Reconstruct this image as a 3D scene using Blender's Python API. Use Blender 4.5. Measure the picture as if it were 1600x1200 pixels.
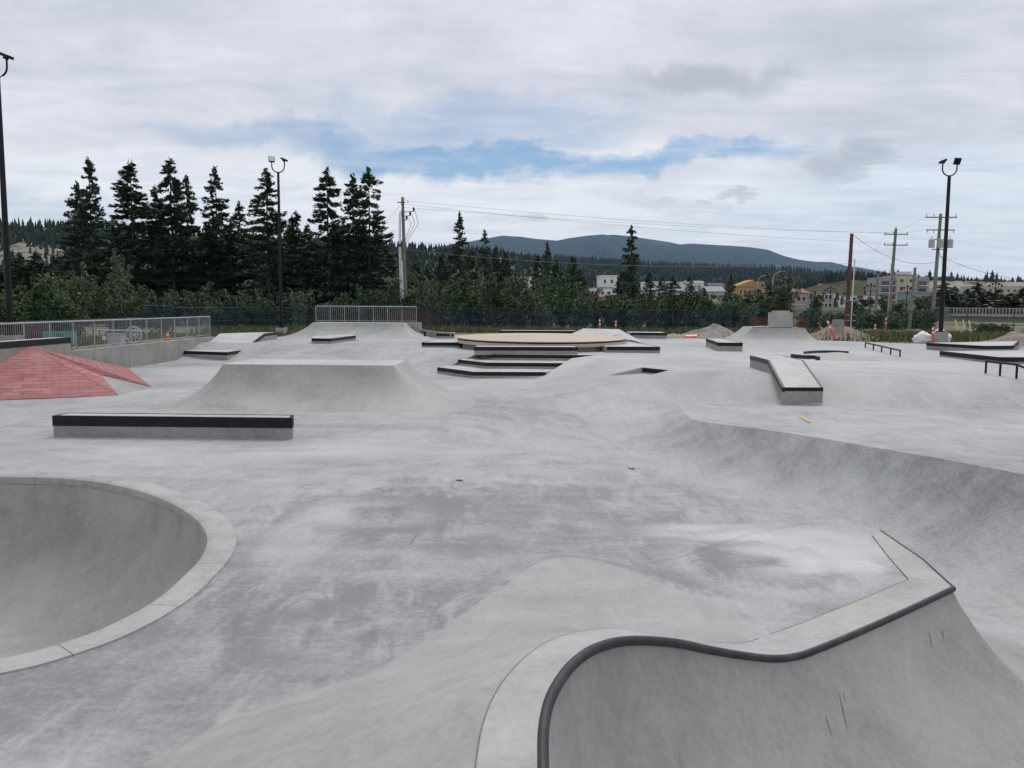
import bpy, math, random
import numpy as np
from mathutils import Vector, Matrix
from mathutils.geometry import delaunay_2d_cdt
R = math.radians
rng = random.Random(7)
nrng = np.random.default_rng(11)
scene = bpy.context.scene
for o in list(bpy.data.objects): bpy.data.objects.remove(o)
col = scene.collection

# ------------------------------------------------------------------ camera
F = 1280.0; PITCH = math.atan(122/1280.0); ROLL = 0.006; CZ = 2.45
cam = bpy.data.cameras.new('camera'); cam.sensor_width = 36; cam.lens = 36*F/1600
cam.clip_start = 0.1; cam.clip_end = 40000
camo = bpy.data.objects.new('camera', cam); col.objects.link(camo)
camo.matrix_world = Matrix.Translation((0, 0, CZ)) @ Matrix.Rotation(math.pi/2-PITCH, 4, 'X') @ Matrix.Rotation(ROLL, 4, 'Z')
scene.camera = camo

def ray(px, py):
    u = (px-800)/F; v = -(py-600)/F
    c, s = math.cos(ROLL), math.sin(ROLL)
    u2 = u*c-v*s; v2 = u*s+v*c
    cp, sp = math.cos(PITCH), math.sin(PITCH)
    return (u2, cp+v2*sp, -sp+v2*cp)
def P(px, py, z):                                  # pixel met with the level z
    d = ray(px, py); t = (z-CZ)/d[2]; return (d[0]*t, d[1]*t, z)
def D(px, py, y):                                  # pixel at a known distance
    d = ray(px, py); t = y/d[1]; return (d[0]*t, y, CZ+d[2]*t)

# ------------------------------------------------------------------ node helpers
class NT:
    def __init__(s, tree): s.t = tree; s.n = tree.nodes; s.l = tree.links
    def new(s, typ, **kw):
        n = s.n.new(typ)
        for k, v in kw.items(): setattr(n, k, v)
        return n
    def put(s, sock, v):
        if isinstance(v, bpy.types.NodeSocket): s.l.new(v, sock)
        elif v is not None:
            if isinstance(v, (tuple, list)) and len(v) == 3 and sock.type == 'RGBA': v = (*v, 1)
            sock.default_value = v
    def math(s, op, a, b=None, c=None, clamp=False):
        n = s.new('ShaderNodeMath', operation=op, use_clamp=clamp)
        for i, v in enumerate((a, b, c)):
            if v is not None: s.put(n.inputs[i], v)
        return n.outputs[0]
    def vmath(s, op, a, b=None):
        n = s.new('ShaderNodeVectorMath', operation=op); s.put(n.inputs[0], a)
        if b is not None: s.put(n.inputs[1], b)
        return n.outputs['Value'] if op in ('LENGTH', 'DISTANCE', 'DOT_PRODUCT') else n.outputs[0]
    def noise(s, vec, scale, detail=4, rough=.55, dist=0.0):
        n = s.new('ShaderNodeTexNoise'); s.put(n.inputs['Vector'], vec)
        n.inputs['Scale'].default_value = scale; n.inputs['Detail'].default_value = detail
        n.inputs['Roughness'].default_value = rough; n.inputs['Distortion'].default_value = dist
        return n.outputs['Fac']
    def ramp(s, fac, stops):
        n = s.new('ShaderNodeValToRGB'); s.put(n.inputs[0], fac); e = n.color_ramp.elements
        while len(e) < len(stops): e.new(.5)
        for i, (p, c) in enumerate(stops):
            e[i].position = p; e[i].color = (*c, 1) if len(c) == 3 else c
        return n.outputs[0]
    def mix(s, fac, a, b, blend='MIX'):
        n = s.new('ShaderNodeMix', data_type='RGBA', blend_type=blend)
        s.put(n.inputs[0], fac); s.put(n.inputs[6], a); s.put(n.inputs[7], b); return n.outputs[2]
    def rng(s, v, a, b, c=0., d=1., smooth=False):
        n = s.new('ShaderNodeMapRange', interpolation_type='SMOOTHSTEP' if smooth else 'LINEAR')
        s.put(n.inputs[0], v)
        for i, x in enumerate((a, b, c, d)): n.inputs[i+1].default_value = x
        return n.outputs[0]
    def scale(s, vec, sc, rot=None):
        n = s.new('ShaderNodeMapping'); s.put(n.inputs[0], vec); n.inputs['Scale'].default_value = sc
        if rot: n.inputs['Rotation'].default_value = rot
        return n.outputs[0]

# ------------------------------------------------------------------ sky and sun
SUN_EL, SUN_AZ = R(57), R(20)                      # azimuth measured from +Y towards +X
SKY = .086
CLOUD = 1.0
world = bpy.data.worlds.new('World'); scene.world = world; world.use_nodes = True
w = NT(world.node_tree); w.n.clear()
sky = w.new('ShaderNodeTexSky', sky_type='NISHITA', sun_disc=False)
sky.sun_elevation = SUN_EL; sky.sun_rotation = SUN_AZ; sky.air_density = 1.0; sky.dust_density = .1; sky.ozone_density = 3.0
bg_sky = w.new('ShaderNodeBackground'); bg_sky.inputs[1].default_value = SKY
w.l.new(sky.outputs[0], bg_sky.inputs[0])
tc = w.new('ShaderNodeTexCoord'); dirv = tc.outputs['Generated']
sx = w.new('ShaderNodeSeparateXYZ'); w.l.new(dirv, sx.inputs[0])
az = w.math('ARCTAN2', sx.outputs[0], sx.outputs[1]); el = w.math('ARCSINE', sx.outputs[2])
den = w.math('ADD', w.math('MAXIMUM', sx.outputs[2], 0.0), .09)
plane = w.new('ShaderNodeCombineXYZ')
w.put(plane.inputs[0], w.math('DIVIDE', sx.outputs[0], den)); w.put(plane.inputs[1], w.math('DIVIDE', sx.outputs[1], den))
pl = plane.outputs[0]
nA = w.noise(w.scale(pl, (.55, .8, 1)), 1.0, 5, .58, .35)      # broad billows
nB = w.noise(w.scale(pl, (1.6, 3.2, 1)), 1.0, 5, .62, .6)      # streaks
nC = w.noise(dirv, 9.0, 4, .6, .4)
nD = w.noise(w.scale(dirv, (5, 5, 26)), 2.2, 4, .62, .8)
warp = w.math('MULTIPLY', w.math('SUBTRACT', nC, .5), .09)
el2 = w.math('ADD', el, warp); az2 = w.math('ADD', az, w.math('MULTIPLY', w.math('SUBTRACT', nB, .5), .16))
def blob(a0, e0, ra, re, soft=1.0):                # soft ellipse in azimuth and elevation
    a = w.math('DIVIDE', w.math('SUBTRACT', az2, a0), ra); e = w.math('DIVIDE', w.math('SUBTRACT', el2, e0), re)
    q = w.math('ADD', w.math('MULTIPLY', a, a), w.math('MULTIPLY', e, e))
    return w.rng(q, 1.0+soft, max(0.0, 1.0-soft), 0, 1, True)
def azel(px, py):
    d = Vector(ray(px, py)).normalized(); return math.atan2(d.x, d.y), math.asin(d.z)
gap = None
for (px, py, ra, re, s, k) in ((715, 243, .17, .022, 1., 1.15), (990, 240, .19, .012, 1., .95), (500, 214, .18, .014, 1., .5),
                               (760, 188, .15, .028, 1., .5), (1480, 320, .2, .05, .9, .3), (60, 325, .12, .02, .9, .3), (1250, 350, .14, .012, .9, .38)):
    a0, e0 = azel(px, py)
    b = w.math('MULTIPLY', blob(a0, e0, ra, re, s), k)
    gap = b if gap is None else w.math('MAXIMUM', gap, b)
thin = w.rng(nA, .60, .74, 0, .35, True)           # thin places elsewhere in the deck of cloud
gap = w.math('MULTIPLY', gap, w.math('MULTIPLY', w.rng(nB, .34, .66, 1.28, .8), w.rng(nD, .3, .7, 1.15, .65)))
gap = w.math('MAXIMUM', gap, thin, clamp=True)
# cloud brightness: broad billows, whiter low bank, a few grey cumulus shreds
cb = w.ramp(w.math('ADD', w.math('MULTIPLY', nA, .5), w.math('ADD', w.math('MULTIPLY', nB, .32), w.math('MULTIPLY', nC, .18))),
            [(.34, (.51, .54, .62)), (.45, (.63, .65, .725)), (.54, (.74, .755, .815)), (.64, (.90, .91, .95))])
lowbank = w.math('MULTIPLY', w.rng(el2, .01, .05, 0, 1, True), w.rng(el2, .19, .13, 0, 1, True))
cb = w.mix(w.math('MULTIPLY', lowbank, w.rng(nB, .35, .6, .45, .9)), cb, (.93, .945, .965))
dark = None
for (px, py, ra, re, s, k) in ((1100, 122, .085, .016, .95, .62), (1318, 258, .042, .018, .95, .62), (1157, 312, .022, .008, .95, .5),
                               (1088, 313, .015, .005, .95, .3), (830, 345, .02, .005, .95, .3), (975, 300, .045, .008, .95, .2)):
    a0, e0 = azel(px, py)
    b = w.math('MULTIPLY', blob(a0, e0, ra, re, s), k)
    dark = b if dark is None else w.math('MAXIMUM', dark, b)
cb = w.mix(dark, cb, (.40, .43, .50))
gap = w.math('MULTIPLY', gap, w.math('SUBTRACT', 1.0, dark))
bg_cl = w.new('ShaderNodeBackground'); w.l.new(cb, bg_cl.inputs[0]); bg_cl.inputs[1].default_value = CLOUD
ms = w.new('ShaderNodeMixShader'); w.put(ms.inputs[0], gap); w.l.new(bg_cl.outputs[0], ms.inputs[1]); w.l.new(bg_sky.outputs[0], ms.inputs[2])
wo = w.new('ShaderNodeOutputWorld'); w.l.new(ms.outputs[0], wo.inputs[0])

sl = bpy.data.lights.new('sun', 'SUN'); sl.energy = 1.75; sl.angle = R(30); sl.color = (1, .965, .92)
so = bpy.data.objects.new('sun', sl); col.objects.link(so)
sd = Vector((math.sin(SUN_AZ)*math.cos(SUN_EL), math.cos(SUN_AZ)*math.cos(SUN_EL), math.sin(SUN_EL)))
so.rotation_euler = sd.to_track_quat('Z', 'Y').to_euler(); so.location = (0, 0, 60)
vs = scene.view_settings; vs.view_transform = 'Standard'; vs.look = 'None'; vs.exposure = 0.06; vs.gamma = 1; vs.use_curve_mapping = False
world.cycles.sampling_method = 'MANUAL'; world.cycles.sample_map_resolution = 512
scene.cycles.max_bounces = 4; scene.cycles.diffuse_bounces = 2; scene.cycles.glossy_bounces = 2; scene.cycles.transparent_max_bounces = 12

# ------------------------------------------------------------------ materials
M = {}
def mat(name, rough=.6, spec=.5, metal=0.0):
    m = bpy.data.materials.new(name); m.use_nodes = True; t = NT(m.node_tree)
    b = m.node_tree.nodes['Principled BSDF']
    b.inputs['Roughness'].default_value = rough; b.inputs['Specular IOR Level'].default_value = spec; b.inputs['Metallic'].default_value = metal
    M[name] = m; return t, b
def wpos(t): return t.new('ShaderNodeNewGeometry').outputs['Position']
def bump(t, b, h, strength, dist=.01):
    n = t.new('ShaderNodeBump'); t.put(n.inputs['Height'], h); n.inputs['Strength'].default_value = strength; n.inputs['Distance'].default_value = dist
    t.l.new(n.outputs[0], b.inputs['Normal'])
def simple(name, c1, c2, scale=3., rough=.6, spec=.4, metal=0., bmp=0., detail=5):
    t, b = mat(name, rough, spec, metal); p = wpos(t)
    n = t.noise(p, scale, detail, .6)
    t.put(b.inputs['Base Color'], t.ramp(n, [(.3, c1), (.7, c2)]))
    if bmp: bump(t, b, t.noise(p, scale*8, 3), bmp)
    return t, b

def concrete(name, dark, light, tint=(1, 1, 1), patches=(), rough=(.46, .74), blot=.28, streak=1.0, warm=.25, specs=.32, pour=None, swirls=()):
    t, b = mat(name, .6, specs); p = wpos(t)
    big = t.noise(p, blot, 5, .62, .5)
    mid = t.noise(t.scale(p, (.9, 2.6, 1.4), (0, 0, .5)), .9*streak, 6, .68, .35)
    arc = t.noise(t.scale(p, (2.2, .8, 1.), (0, 0, -.7)), 1.3*streak, 6, .72, .7)
    fine = t.noise(p, 17, 5, .74)
    v = t.math('ADD', t.math('MULTIPLY', big, .42), t.math('ADD', t.math('MULTIPLY', mid, .34), t.math('MULTIPLY', arc, .24)))
    v0 = v
    for (cx, cy, rx, ry, k) in patches:             # burnished and laitance patches left by the finishers
        q = t.vmath('MULTIPLY', t.vmath('SUBTRACT', p, (cx, cy, 0)), (1/rx, 1/ry, 0))
        d = t.math('ADD', t.vmath('LENGTH', q), t.math('MULTIPLY', t.math('SUBTRACT', arc, .5), 1.5))
        v = t.math('ADD', v, t.math('MULTIPLY', t.rng(d, 1.15, .55, 0, 1, True), k))
    for (cx, cy, rad, k, fq) in swirls:             # arcs left by the power trowel
        q = t.vmath('SUBTRACT', p, (cx, cy, 0)); r_ = t.vmath('LENGTH', t.vmath('MULTIPLY', q, (1, 1, 0)))
        sn = t.math('SINE', t.math('ADD', t.math('MULTIPLY', r_, fq), t.math('MULTIPLY', arc, 9.0)))
        msk = t.rng(t.math('ADD', r_, t.math('MULTIPLY', t.math('SUBTRACT', big, .5), rad*1.6)), rad, rad*.45, 0, 1, True)
        v = t.math('ADD', v, t.math('MULTIPLY', t.math('MULTIPLY', sn, msk), k))
    v = t.math('ADD', v, t.math('MULTIPLY', t.math('SUBTRACT', fine, .5), .30))
    m1 = tuple((a*.45+c*.55) for a, c in zip(dark, light))
    c = t.ramp(v, [(.20, tuple(x*.74 for x in dark)), (.37, dark), (.5, m1), (.63, light), (.80, tuple(x*1.16 for x in light))])
    if pour:                                        # a later pour of a paler mix, marked on the mesh
        pf = t.math('ADD', t.new('ShaderNodeAttribute', attribute_name='pour').outputs['Fac'], t.math('MULTIPLY', t.math('SUBTRACT', arc, .5), .35))
        vp = t.math('ADD', v0, t.math('MULTIPLY', t.math('SUBTRACT', fine, .5), .30))
        c = t.mix(t.rng(pf, .44, .56, 0, 1, True), c, t.ramp(vp, [(.34, pour[0]), (.66, pour[1])]))
    wm = t.rng(t.noise(p, .5, 3, .5, .8), .45, .7, 0, warm, True)
    c = t.mix(wm, c, t.mix(1.0, c, (1.04, 1.0, .93), 'MULTIPLY'))
    # pits and scuffs
    pits = t.rng(t.noise(p, 70, 2, .5), .72, .78, 0, .35)
    c = t.mix(pits, c, tuple(x*.55 for x in dark))
    scr = t.noise(t.scale(p, (14, .6, 1), (0, 0, .6)), 1.0, 3, .6, .3)
    c = t.mix(t.rng(scr, .70, .76, 0, .22), c, tuple(x*.6 for x in dark))
    c = t.mix(1.0, c, tint, 'MULTIPLY')
    t.put(b.inputs['Base Color'], c)
    t.put(b.inputs['Roughness'], t.rng(t.math('ADD', mid, t.math('MULTIPLY', fine, .3)), .4, .9, rough[0], rough[1]))
    bump(t, b, t.math('ADD', t.math('MULTIPLY', mid, .6), t.math('MULTIPLY', fine, .12)), .22, .012)
    return t, b
concrete('slab', swirls=((2.5, 7.7, 1.5, .055, 11), (-1.6, 9.6, 2.2, .03, 7), (-1.2, 5.9, 1.6, .03, 9), (.8, 12.6, 2.4, .025, 6)), dark=(.198, .202, .209), light=(.425, .432, .430), pour=((.225, .228, .218), (.415, .42, .405)),
         patches=((-.6, 8.6, 3.2, 2.8, -.065), (-1.9, 5.6, 2.0, 1.8, -.065), (.6, 10.2, 2.4, 1.4, -.05), (3.05, 8.3, .9, .8, .13), (2.2, 8.8, .9, .35, .12), (3.0, 7.6, .7, .25, .13), (2.3, 7.75, .5, .35, -.10), (-2.2, 8.6, .45, 1.6, .10),
                  (-4.5, 13.6, 4, 1.0, .06), (10, 30, 12, 8, .06), (-9, 31, 4, 5, .08)))
concrete('ramp_concrete', (.235, .237, .224), (.385, .388, .368), blot=.5, streak=.8, warm=.5)
concrete('extension_pour', (.20, .207, .20), (.395, .405, .392), blot=.6, streak=.9, warm=.7)
concrete('formed', (.20, .203, .192), (.35, .353, .335), blot=.9, streak=1.4, warm=.9, rough=(.6, .85), specs=.35)
concrete('coping_concrete', (.265, .267, .258), (.425, .427, .415), blot=1.2, streak=1.6, warm=.5, rough=(.6, .8), specs=.35)
concrete('skylit_concrete', (.31, .312, .31), (.51, .51, .505), blot=.6, streak=1.0, warm=.4)  # same concrete as the sides, with the sky's brightness painted into its colour
concrete('tan_concrete', (.40, .315, .245), (.54, .445, .36), blot=.6, streak=1.3, warm=.2, rough=(.6, .8), specs=.35)
simple('steel_black', (.006, .007, .009), (.013, .014, .017), 6, .55, .25)
t, b = mat('steel_grey', .42, .45, .25); p = wpos(t)
g = t.math('MULTIPLY', t.noise(t.scale(p, (1, 1, .2)), 38, 4, .7), t.noise(p, 5, 3, .6))
t.put(b.inputs['Base Color'], t.ramp(g, [(.2, (.018, .020, .024)), (.36, (.034, .036, .041)), (.46, (.085, .086, .09))])); t.put(b.inputs['Roughness'], t.rng(g, .2, .45, .5, .36))
simple('galvanised', (.27, .285, .30), (.38, .395, .41), 4, .5, .4, .3)
simple('mast_paint', (.006, .0065, .008), (.011, .012, .014), 2, .5, .25)
simple('brick_red', (.27, .095, .098), (.37, .165, .16), 1.4, .75, .3, bmp=.2)
simple('brick_red_light', (.28, .105, .105), (.40, .19, .18), 1.7, .75, .3, bmp=.2)
simple('mortar', (.33, .155, .152), (.42, .235, .225), 6, .85, .2)
simple('joint', (.10, .10, .10), (.18, .18, .18), 8, .9, .2)
simple('scuff', (.10, .10, .10), (.22, .22, .22), 30, .8, .2)
simple('teal_vinyl', (.07, .27, .26), (.10, .33, .31), 1, .5, .4)
simple('white_paint', (.62, .62, .62), (.76, .76, .75), 1.2, .6, .4)
simple('orange_plastic', (.66, .085, .03), (.78, .13, .045), 3, .5, .4)
simple('reflective_white', (.78, .78, .78), (.85, .85, .84), 3, .4, .5)
simple('blue_fence', (.008, .035, .075), (.015, .055, .10), 1, .5, .4)
simple('green_fence', (.018, .05, .045), (.03, .07, .06), 1, .5, .4)
simple('wood_grey', (.15, .135, .11), (.27, .25, .21), 3, .85, .2, bmp=.3)
simple('wood_rust', (.095, .045, .034), (.16, .082, .06), 3, .85, .2, bmp=.3)
simple('wood_ply', (.42, .32, .17), (.55, .43, .25), 4, .7, .3)
simple('conduit_white', (.60, .61, .62), (.70, .70, .71), 2, .4, .5)
simple('wire', (.035, .035, .038), (.06, .06, .06), 2, .6, .3)
simple('wire_pale', (.22, .22, .22), (.30, .30, .30), 2, .5, .3)
simple('transformer', (.36, .37, .39), (.45, .46, .48), 2, .5, .4)
simple('dirt', (.17, .145, .115), (.31, .275, .23), 1.2, .95, .1, bmp=.6)
simple('gravel_pile', (.20, .19, .175), (.34, .325, .30), 2.2, .95, .1, bmp=.8)
simple('rubble', (.32, .31, .28), (.52, .50, .46), 2, .9, .2, bmp=.4)
simple('bag_white', (.66, .66, .66), (.80, .80, .79), 2, .6, .3)
simple('yellow_paint', (.72, .50, .10), (.80, .60, .16), 3, .5, .4)
simple('guy_guard', (.62, .60, .35), (.72, .70, .45), 3, .5, .4)
simple('bark', (.06, .05, .04), (.13, .11, .09), 4, .9, .1)
simple('bark_pale', (.22, .20, .17), (.36, .33, .29), 4, .9, .1)
simple('rock', (.2, .19, .17), (.36, .34, .3), .5, .95, .1)

# ------------------------------------------------------------------ mesh helpers
def link(o, parent=None):
    col.objects.link(o)
    if parent is not None: o.parent = parent
    return o
def tag(o, label=None, cat=None, group=None, kind=None):
    if label: o['label'] = label
    if cat: o['category'] = cat
    if group: o['group'] = group
    if kind: o['kind'] = kind
    return o
def empty(name, loc, label=None, cat=None, group=None):
    o = bpy.data.objects.new(name, None); o.location = loc; o.empty_display_size = .2; col.objects.link(o)
    return tag(o, label, cat, group)
class MB:
    def __init__(s): s.v = []; s.f = []
    def add(s, vs, fs):
        o = len(s.v); s.v += [tuple(x) for x in vs]; s.f += [tuple(i+o for i in f) for f in fs]; return s
    def box(s, a, b):
        (x0, y0, z0), (x1, y1, z1) = a, b
        return s.add([(x0,y0,z0),(x1,y0,z0),(x1,y1,z0),(x0,y1,z0),(x0,y0,z1),(x1,y0,z1),(x1,y1,z1),(x0,y1,z1)],
                     [(0,3,2,1),(4,5,6,7),(0,1,5,4),(1,2,6,5),(2,3,7,6),(3,0,4,7)])
    def prism(s, poly, z0, z1):                     # counter-clockwise plan polygon; z0, z1 numbers or lists
        n = len(poly); g = lambda z, i: z[i] if isinstance(z, (list, tuple)) else z
        vs = [(p[0], p[1], g(z0, i)) for i, p in enumerate(poly)] + [(p[0], p[1], g(z1, i)) for i, p in enumerate(poly)]
        return s.add(vs, [tuple(range(n-1, -1, -1)), tuple(range(n, 2*n))] + [(i, (i+1) % n, n+(i+1) % n, n+i) for i in range(n)])
    def tube(s, pts, r, n=8, cap=True, close=False):
        pts = [Vector(p) for p in pts]; rs = r if isinstance(r, (list, tuple)) else [r]*len(pts)
        rings = []; ref = None
        for i, p in enumerate(pts):
            a = pts[(i-1) % len(pts)] if (i > 0 or close) else p; b = pts[(i+1) % len(pts)] if (i < len(pts)-1 or close) else p
            d = (b-a).normalized()
            if ref is None: ref = Vector((0, 0, 1)) if abs(d.z) < .9 else Vector((1, 0, 0))
            x = d.cross(ref).normalized(); y = x.cross(d).normalized(); ref = y if abs(d.z) >= .9 else ref
            rings.append([p+(x*math.cos(6.28318*k/n)+y*math.sin(6.28318*k/n))*rs[i] for k in range(n)])
        o = len(s.v); m = len(rings)
        for q in rings: s.v += [tuple(x) for x in q]
        for i in range(m if close else m-1):
            j = (i+1) % m
            for k in range(n): s.f.append((o+i*n+k, o+i*n+(k+1) % n, o+j*n+(k+1) % n, o+j*n+k))
        if cap and not close: s.f.append(tuple(o+k for k in range(n-1, -1, -1))); s.f.append(tuple(o+(m-1)*n+k for k in range(n)))
        return s
    def mesh(s, name, m=None, off=(0, 0, 0), smooth=False):
        me = bpy.data.meshes.new(name)
        me.from_pydata([(x-off[0], y-off[1], z-off[2]) for x, y, z in s.v], [], s.f)
        if m: me.materials.append(M[m])
        me.validate()
        if smooth: me.shade_smooth(); me.set_sharp_from_angle(angle=R(35))
        me.update(); return me
    def build(s, name, m, parent=None, smooth=False):
        off = parent_off(parent)
        return link(bpy.data.objects.new(name, s.mesh(name, m, off, smooth)), parent)
def parent_off(p):
    x = Vector((0, 0, 0))
    while p is not None: x += Vector(p.location); p = p.parent
    return x
def top(o, loc):                                    # give a single-mesh thing its origin at its base
    v = Vector(loc); o.data.transform(Matrix.Translation(-v)); o.location = v; return o
def copy_tree(o, parent=None):
    c = o.copy(); col.objects.link(c); c.parent = parent
    for ch in list(o.children): copy_tree(ch, c)
    return c
def resample(pts, step, closed=False):
    pts = [np.array(p, float) for p in pts]
    if closed: pts = pts + [pts[0]]
    out = []
    for a, b in zip(pts[:-1], pts[1:]):
        n = max(1, int(round(np.linalg.norm((b-a)[:2])/step)))
        for k in range(n): out.append(a+(b-a)*k/n)
    if not closed: out.append(pts[-1])
    return out
def catmull(pts, k=6, closed=False):
    pts = [np.array(p, float) for p in pts]; n = len(pts); out = []
    g = (lambda i: pts[i % n]) if closed else (lambda i: pts[min(max(i, 0), n-1)])
    for i in range(n if closed else n-1):
        p0, p1, p2, p3 = g(i-1), g(i), g(i+1), g(i+2)
        for j in range(k):
            t = j/k
            out.append(.5*((2*p1)+(-p0+p2)*t+(2*p0-5*p1+4*p2-p3)*t*t+(-p0+3*p1-3*p2+p3)*t**3))
    if not closed: out.append(pts[-1])
    return out
def inside(poly, X, Y):
    c = np.zeros(X.shape, bool); n = len(poly)
    for i in range(n):
        x0, y0 = poly[i][:2]; x1, y1 = poly[(i+1) % n][:2]
        if y0 == y1: continue
        m = ((y0 > Y) != (y1 > Y)) & (X < (x1-x0)*(Y-y0)/(y1-y0)+x0); c ^= m
    return c
def pdist(line, X, Y, closed=False, vals=None):     # distance to a polyline, and a value carried along it
    best = np.full(X.shape, 1e9); val = np.zeros(X.shape)
    n = len(line)
    for i in range(n if closed else n-1):
        a = line[i]; b = line[(i+1) % n]; dx, dy = b[0]-a[0], b[1]-a[1]; L = dx*dx+dy*dy
        if L < 1e-12: continue
        t = np.clip(((X-a[0])*dx+(Y-a[1])*dy)/L, 0, 1); d = np.hypot(X-a[0]-t*dx, Y-a[1]-t*dy)
        m = d < best; best = np.where(m, d, best)
        if vals is not None: val = np.where(m, vals[i]+(vals[(i+1) % n]-vals[i])*t, val)
    return (best, val) if vals is not None else best
def sstep(t): t = np.clip(t, 0, 1); return t*t*(3-2*t)

# ================================================================== THE SKATEPARK SLAB
# edges read off the photograph and laid out on the level they lie on
UP = .62                                            # upper plaza
C1 = [(.02,-7,.86),(.05,-2,.85),(.08,1.2,.83),(.10,2.4,.80),(.105,2.8,.80),(.12,3.11,.80),(.17,3.39,.80),(.28,3.72,.78),(.43,3.99,.75),(.64,4.25,.68),(.93,4.53,.55),(1.23,4.87,.36),(1.58,5.24,.16),(1.85,5.46,.05),(2.1,5.65,0),(2.45,5.90,0),(3.14,6.43,0),(3.89,7.03,0)]
C1 = [np.array(p) for p in C1[:2]]+catmull(C1[2:], 5)
for p in C1: p[2] = max(p[2], 0)
C2 = resample([(3.89,7.03,0),(4.02,7.82,0),(4.07,8.85,0)], .2)
E_ = catmull([(4.07,8.85,0),(3.72,9.6,0),(3.18,10.5,0),(2.23,11.68,0),(1.3,12.75,0),(.54,13.45,0),(-.2,13.85,0),(-.88,14.05,0),(-1.7,14.3,0),(-2.4,14.6,0)], 5)
F_ = catmull([(4.25,21.2,0),(4.1,19.6,0),(3.98,18.2,0),(4.03,17.7,0),(4.3,17.25,0),(5.14,16.28,0),(5.95,15.05,0),(6.62,13.93,0),(7.19,12.96,0),(7.63,12.02,0),(8.1,11,0),(8.8,8.5,0),(9.3,5,0),(9.4,0,0),(9.4,-7,0)], 5)
CHAN = [p[:2] for p in C1]+[p[:2] for p in C2[1:]]+[p[:2] for p in E_[1:]]+[np.array((.8, 21.5))]+[p[:2] for p in F_]
bowl_in = catmull([(-7.26,11.45),(-6.1,11.31),(-5.07,10.76),(-4.27,10.05),(-3.65,9.30),(-3.22,8.56),(-3.0,7.85),(-2.93,7.15),(-2.93,6.58),(-3.05,6.02),(-3.25,5.67),(-3.52,5.42),(-4.3,5.0),(-5.4,4.75),(-6.8,4.75),(-8.3,5.1),(-9.8,6.0),(-10.6,7.6),(-10.5,9.5),(-9.7,10.8),(-8.5,11.4)], 5, True)
bowl_in = bowl_in[::-1]                              # counter-clockwise
def area(p): return .5*sum(p[i][0]*p[(i+1) % len(p)][1]-p[(i+1) % len(p)][0]*p[i][1] for i in range(len(p)))
if area(bowl_in) < 0: bowl_in = bowl_in[::-1]
BD, BR = 1.75, 2.0
def offs(line, d, i):
    a = line[max(i-1, 0)]; c = line[min(i+1, len(line)-1)]; t = (c-a)[:2]; t = t/np.linalg.norm(t); return np.array((t[1], -t[0]))*d
lb_ = []
cl_ = resample([p for p in C1 if p[1] > .9], .08)
for k, p in enumerate(cl_):
    if math.hypot(p[0]-3.89, p[1]-7.03) < .5: break
    o2 = offs(cl_, .23+.10*min(1, max(0, (p[1]-4.2)/1.2)), k); lb_.append(np.array((p[0]-o2[0], p[1]-o2[1], 0.)))
ci = len(lb_); lband = lb_+[np.array(q) for q in resample([(3.60,7.22,0),(3.74,7.95,0),(3.90,8.66,0)], .08)]
lband_z = []
for p in lband:
    k = int(np.argmin([math.hypot(p[0]-q[0], p[1]-q[1]) for q in C1])); lband_z.append((p[0], p[1], max(0, C1[k][2]-.025)))

# level breaklines of everything outside the bowl and the channel (a triangulated terrain)
hump = catmull([(-2.9,-7,0),(-2.6,1.5,0),(-2.02,4.13,0),(-.86,5.39,0),(-.52,5.94,0),(.01,6.92,0),(.28,7.38,0),(.52,7.52,0),(.80,7.42,0),(1.15,7.11,0),(1.7,6.36,0),(1.95,5.75,0)], 4)
hump_out = []                                       # the swell rolls over a soft crest before it meets the deck
hk = [k for k, p in enumerate(hump) if p[1] > 5.0]
for k in hk:
    u = math.sin(math.pi*(k-hk[0])/(hk[-1]-hk[0]))**.8; o2 = offs(hump, .04+.42*u, k); hump[k][2] = .10*u
    hump_out.append((hump[k][0]-o2[0], hump[k][1]-o2[1], 0.))
bank_bot = [(32,19.4,0),(12.5,19.9,0),(8.15,20.5,0),(6.1,20.9,0),(4.3,21.5,0),(.86,21.8,0),(.75,24.5,0),(.7,27.75,0),(-1.31,27.8,0),(-2.75,29.75,0),(-4.3,31.6,0),(-5.6,33.6,0),(-7.0,35.1,0),(-9.5,35.6,0),(-14.7,35.9,0)]
bank_top = [(32,21.0,UP),(13.5,21.5,UP),(8.4,21.95,UP),(6.6,22.6,UP),(4.5,23.7,UP),(3.75,24.8,UP),(3.3,26.9,UP),(2.95,28.9,UP),(2.9,30.9,UP),(-.6,31.2,UP),(-2.3,33.6,UP),(-4.2,35.3,UP),(-5.6,36.8,UP),(-7.3,38.1,UP),(-10,38.4,UP),(-14.7,38.6,UP)]
PARK = [(-14.7,-7),(-14.7,40.6),(-13.3,43.4),(-13.2,44.6),(-12.6,47.6),(-12.4,49.2),(-5.4,49.2),(-4.6,52),(8.5,52.5),(9.2,47.8),(17,46.2),(20.5,43),(24,41),(25.6,36),(27,30),(32,21.0),(32,19.4),(32,-7)]
pz = [0,UP,UP,UP,UP,UP,UP,UP,UP,UP,UP,UP,UP,UP,UP,UP,0,0]
tin_lines = [[tuple(p) for p in C1], [tuple(p) for p in C2], [tuple(p) for p in E_], [tuple(p) for p in F_], [tuple(p) for p in hump], bank_bot, bank_top, lband_z[:ci], hump_out]
tv, te, tz = [], [], []
def tl(line, closed=False):
    o = len(tv)
    for p in line: tv.append(Vector((p[0], p[1]))); tz.append(p[2])
    for i in range(len(line)-1): te.append((o+i, o+i+1))
    if closed: te.append((o+len(line)-1, o))
for l_ in tin_lines: tl(l_)
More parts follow.
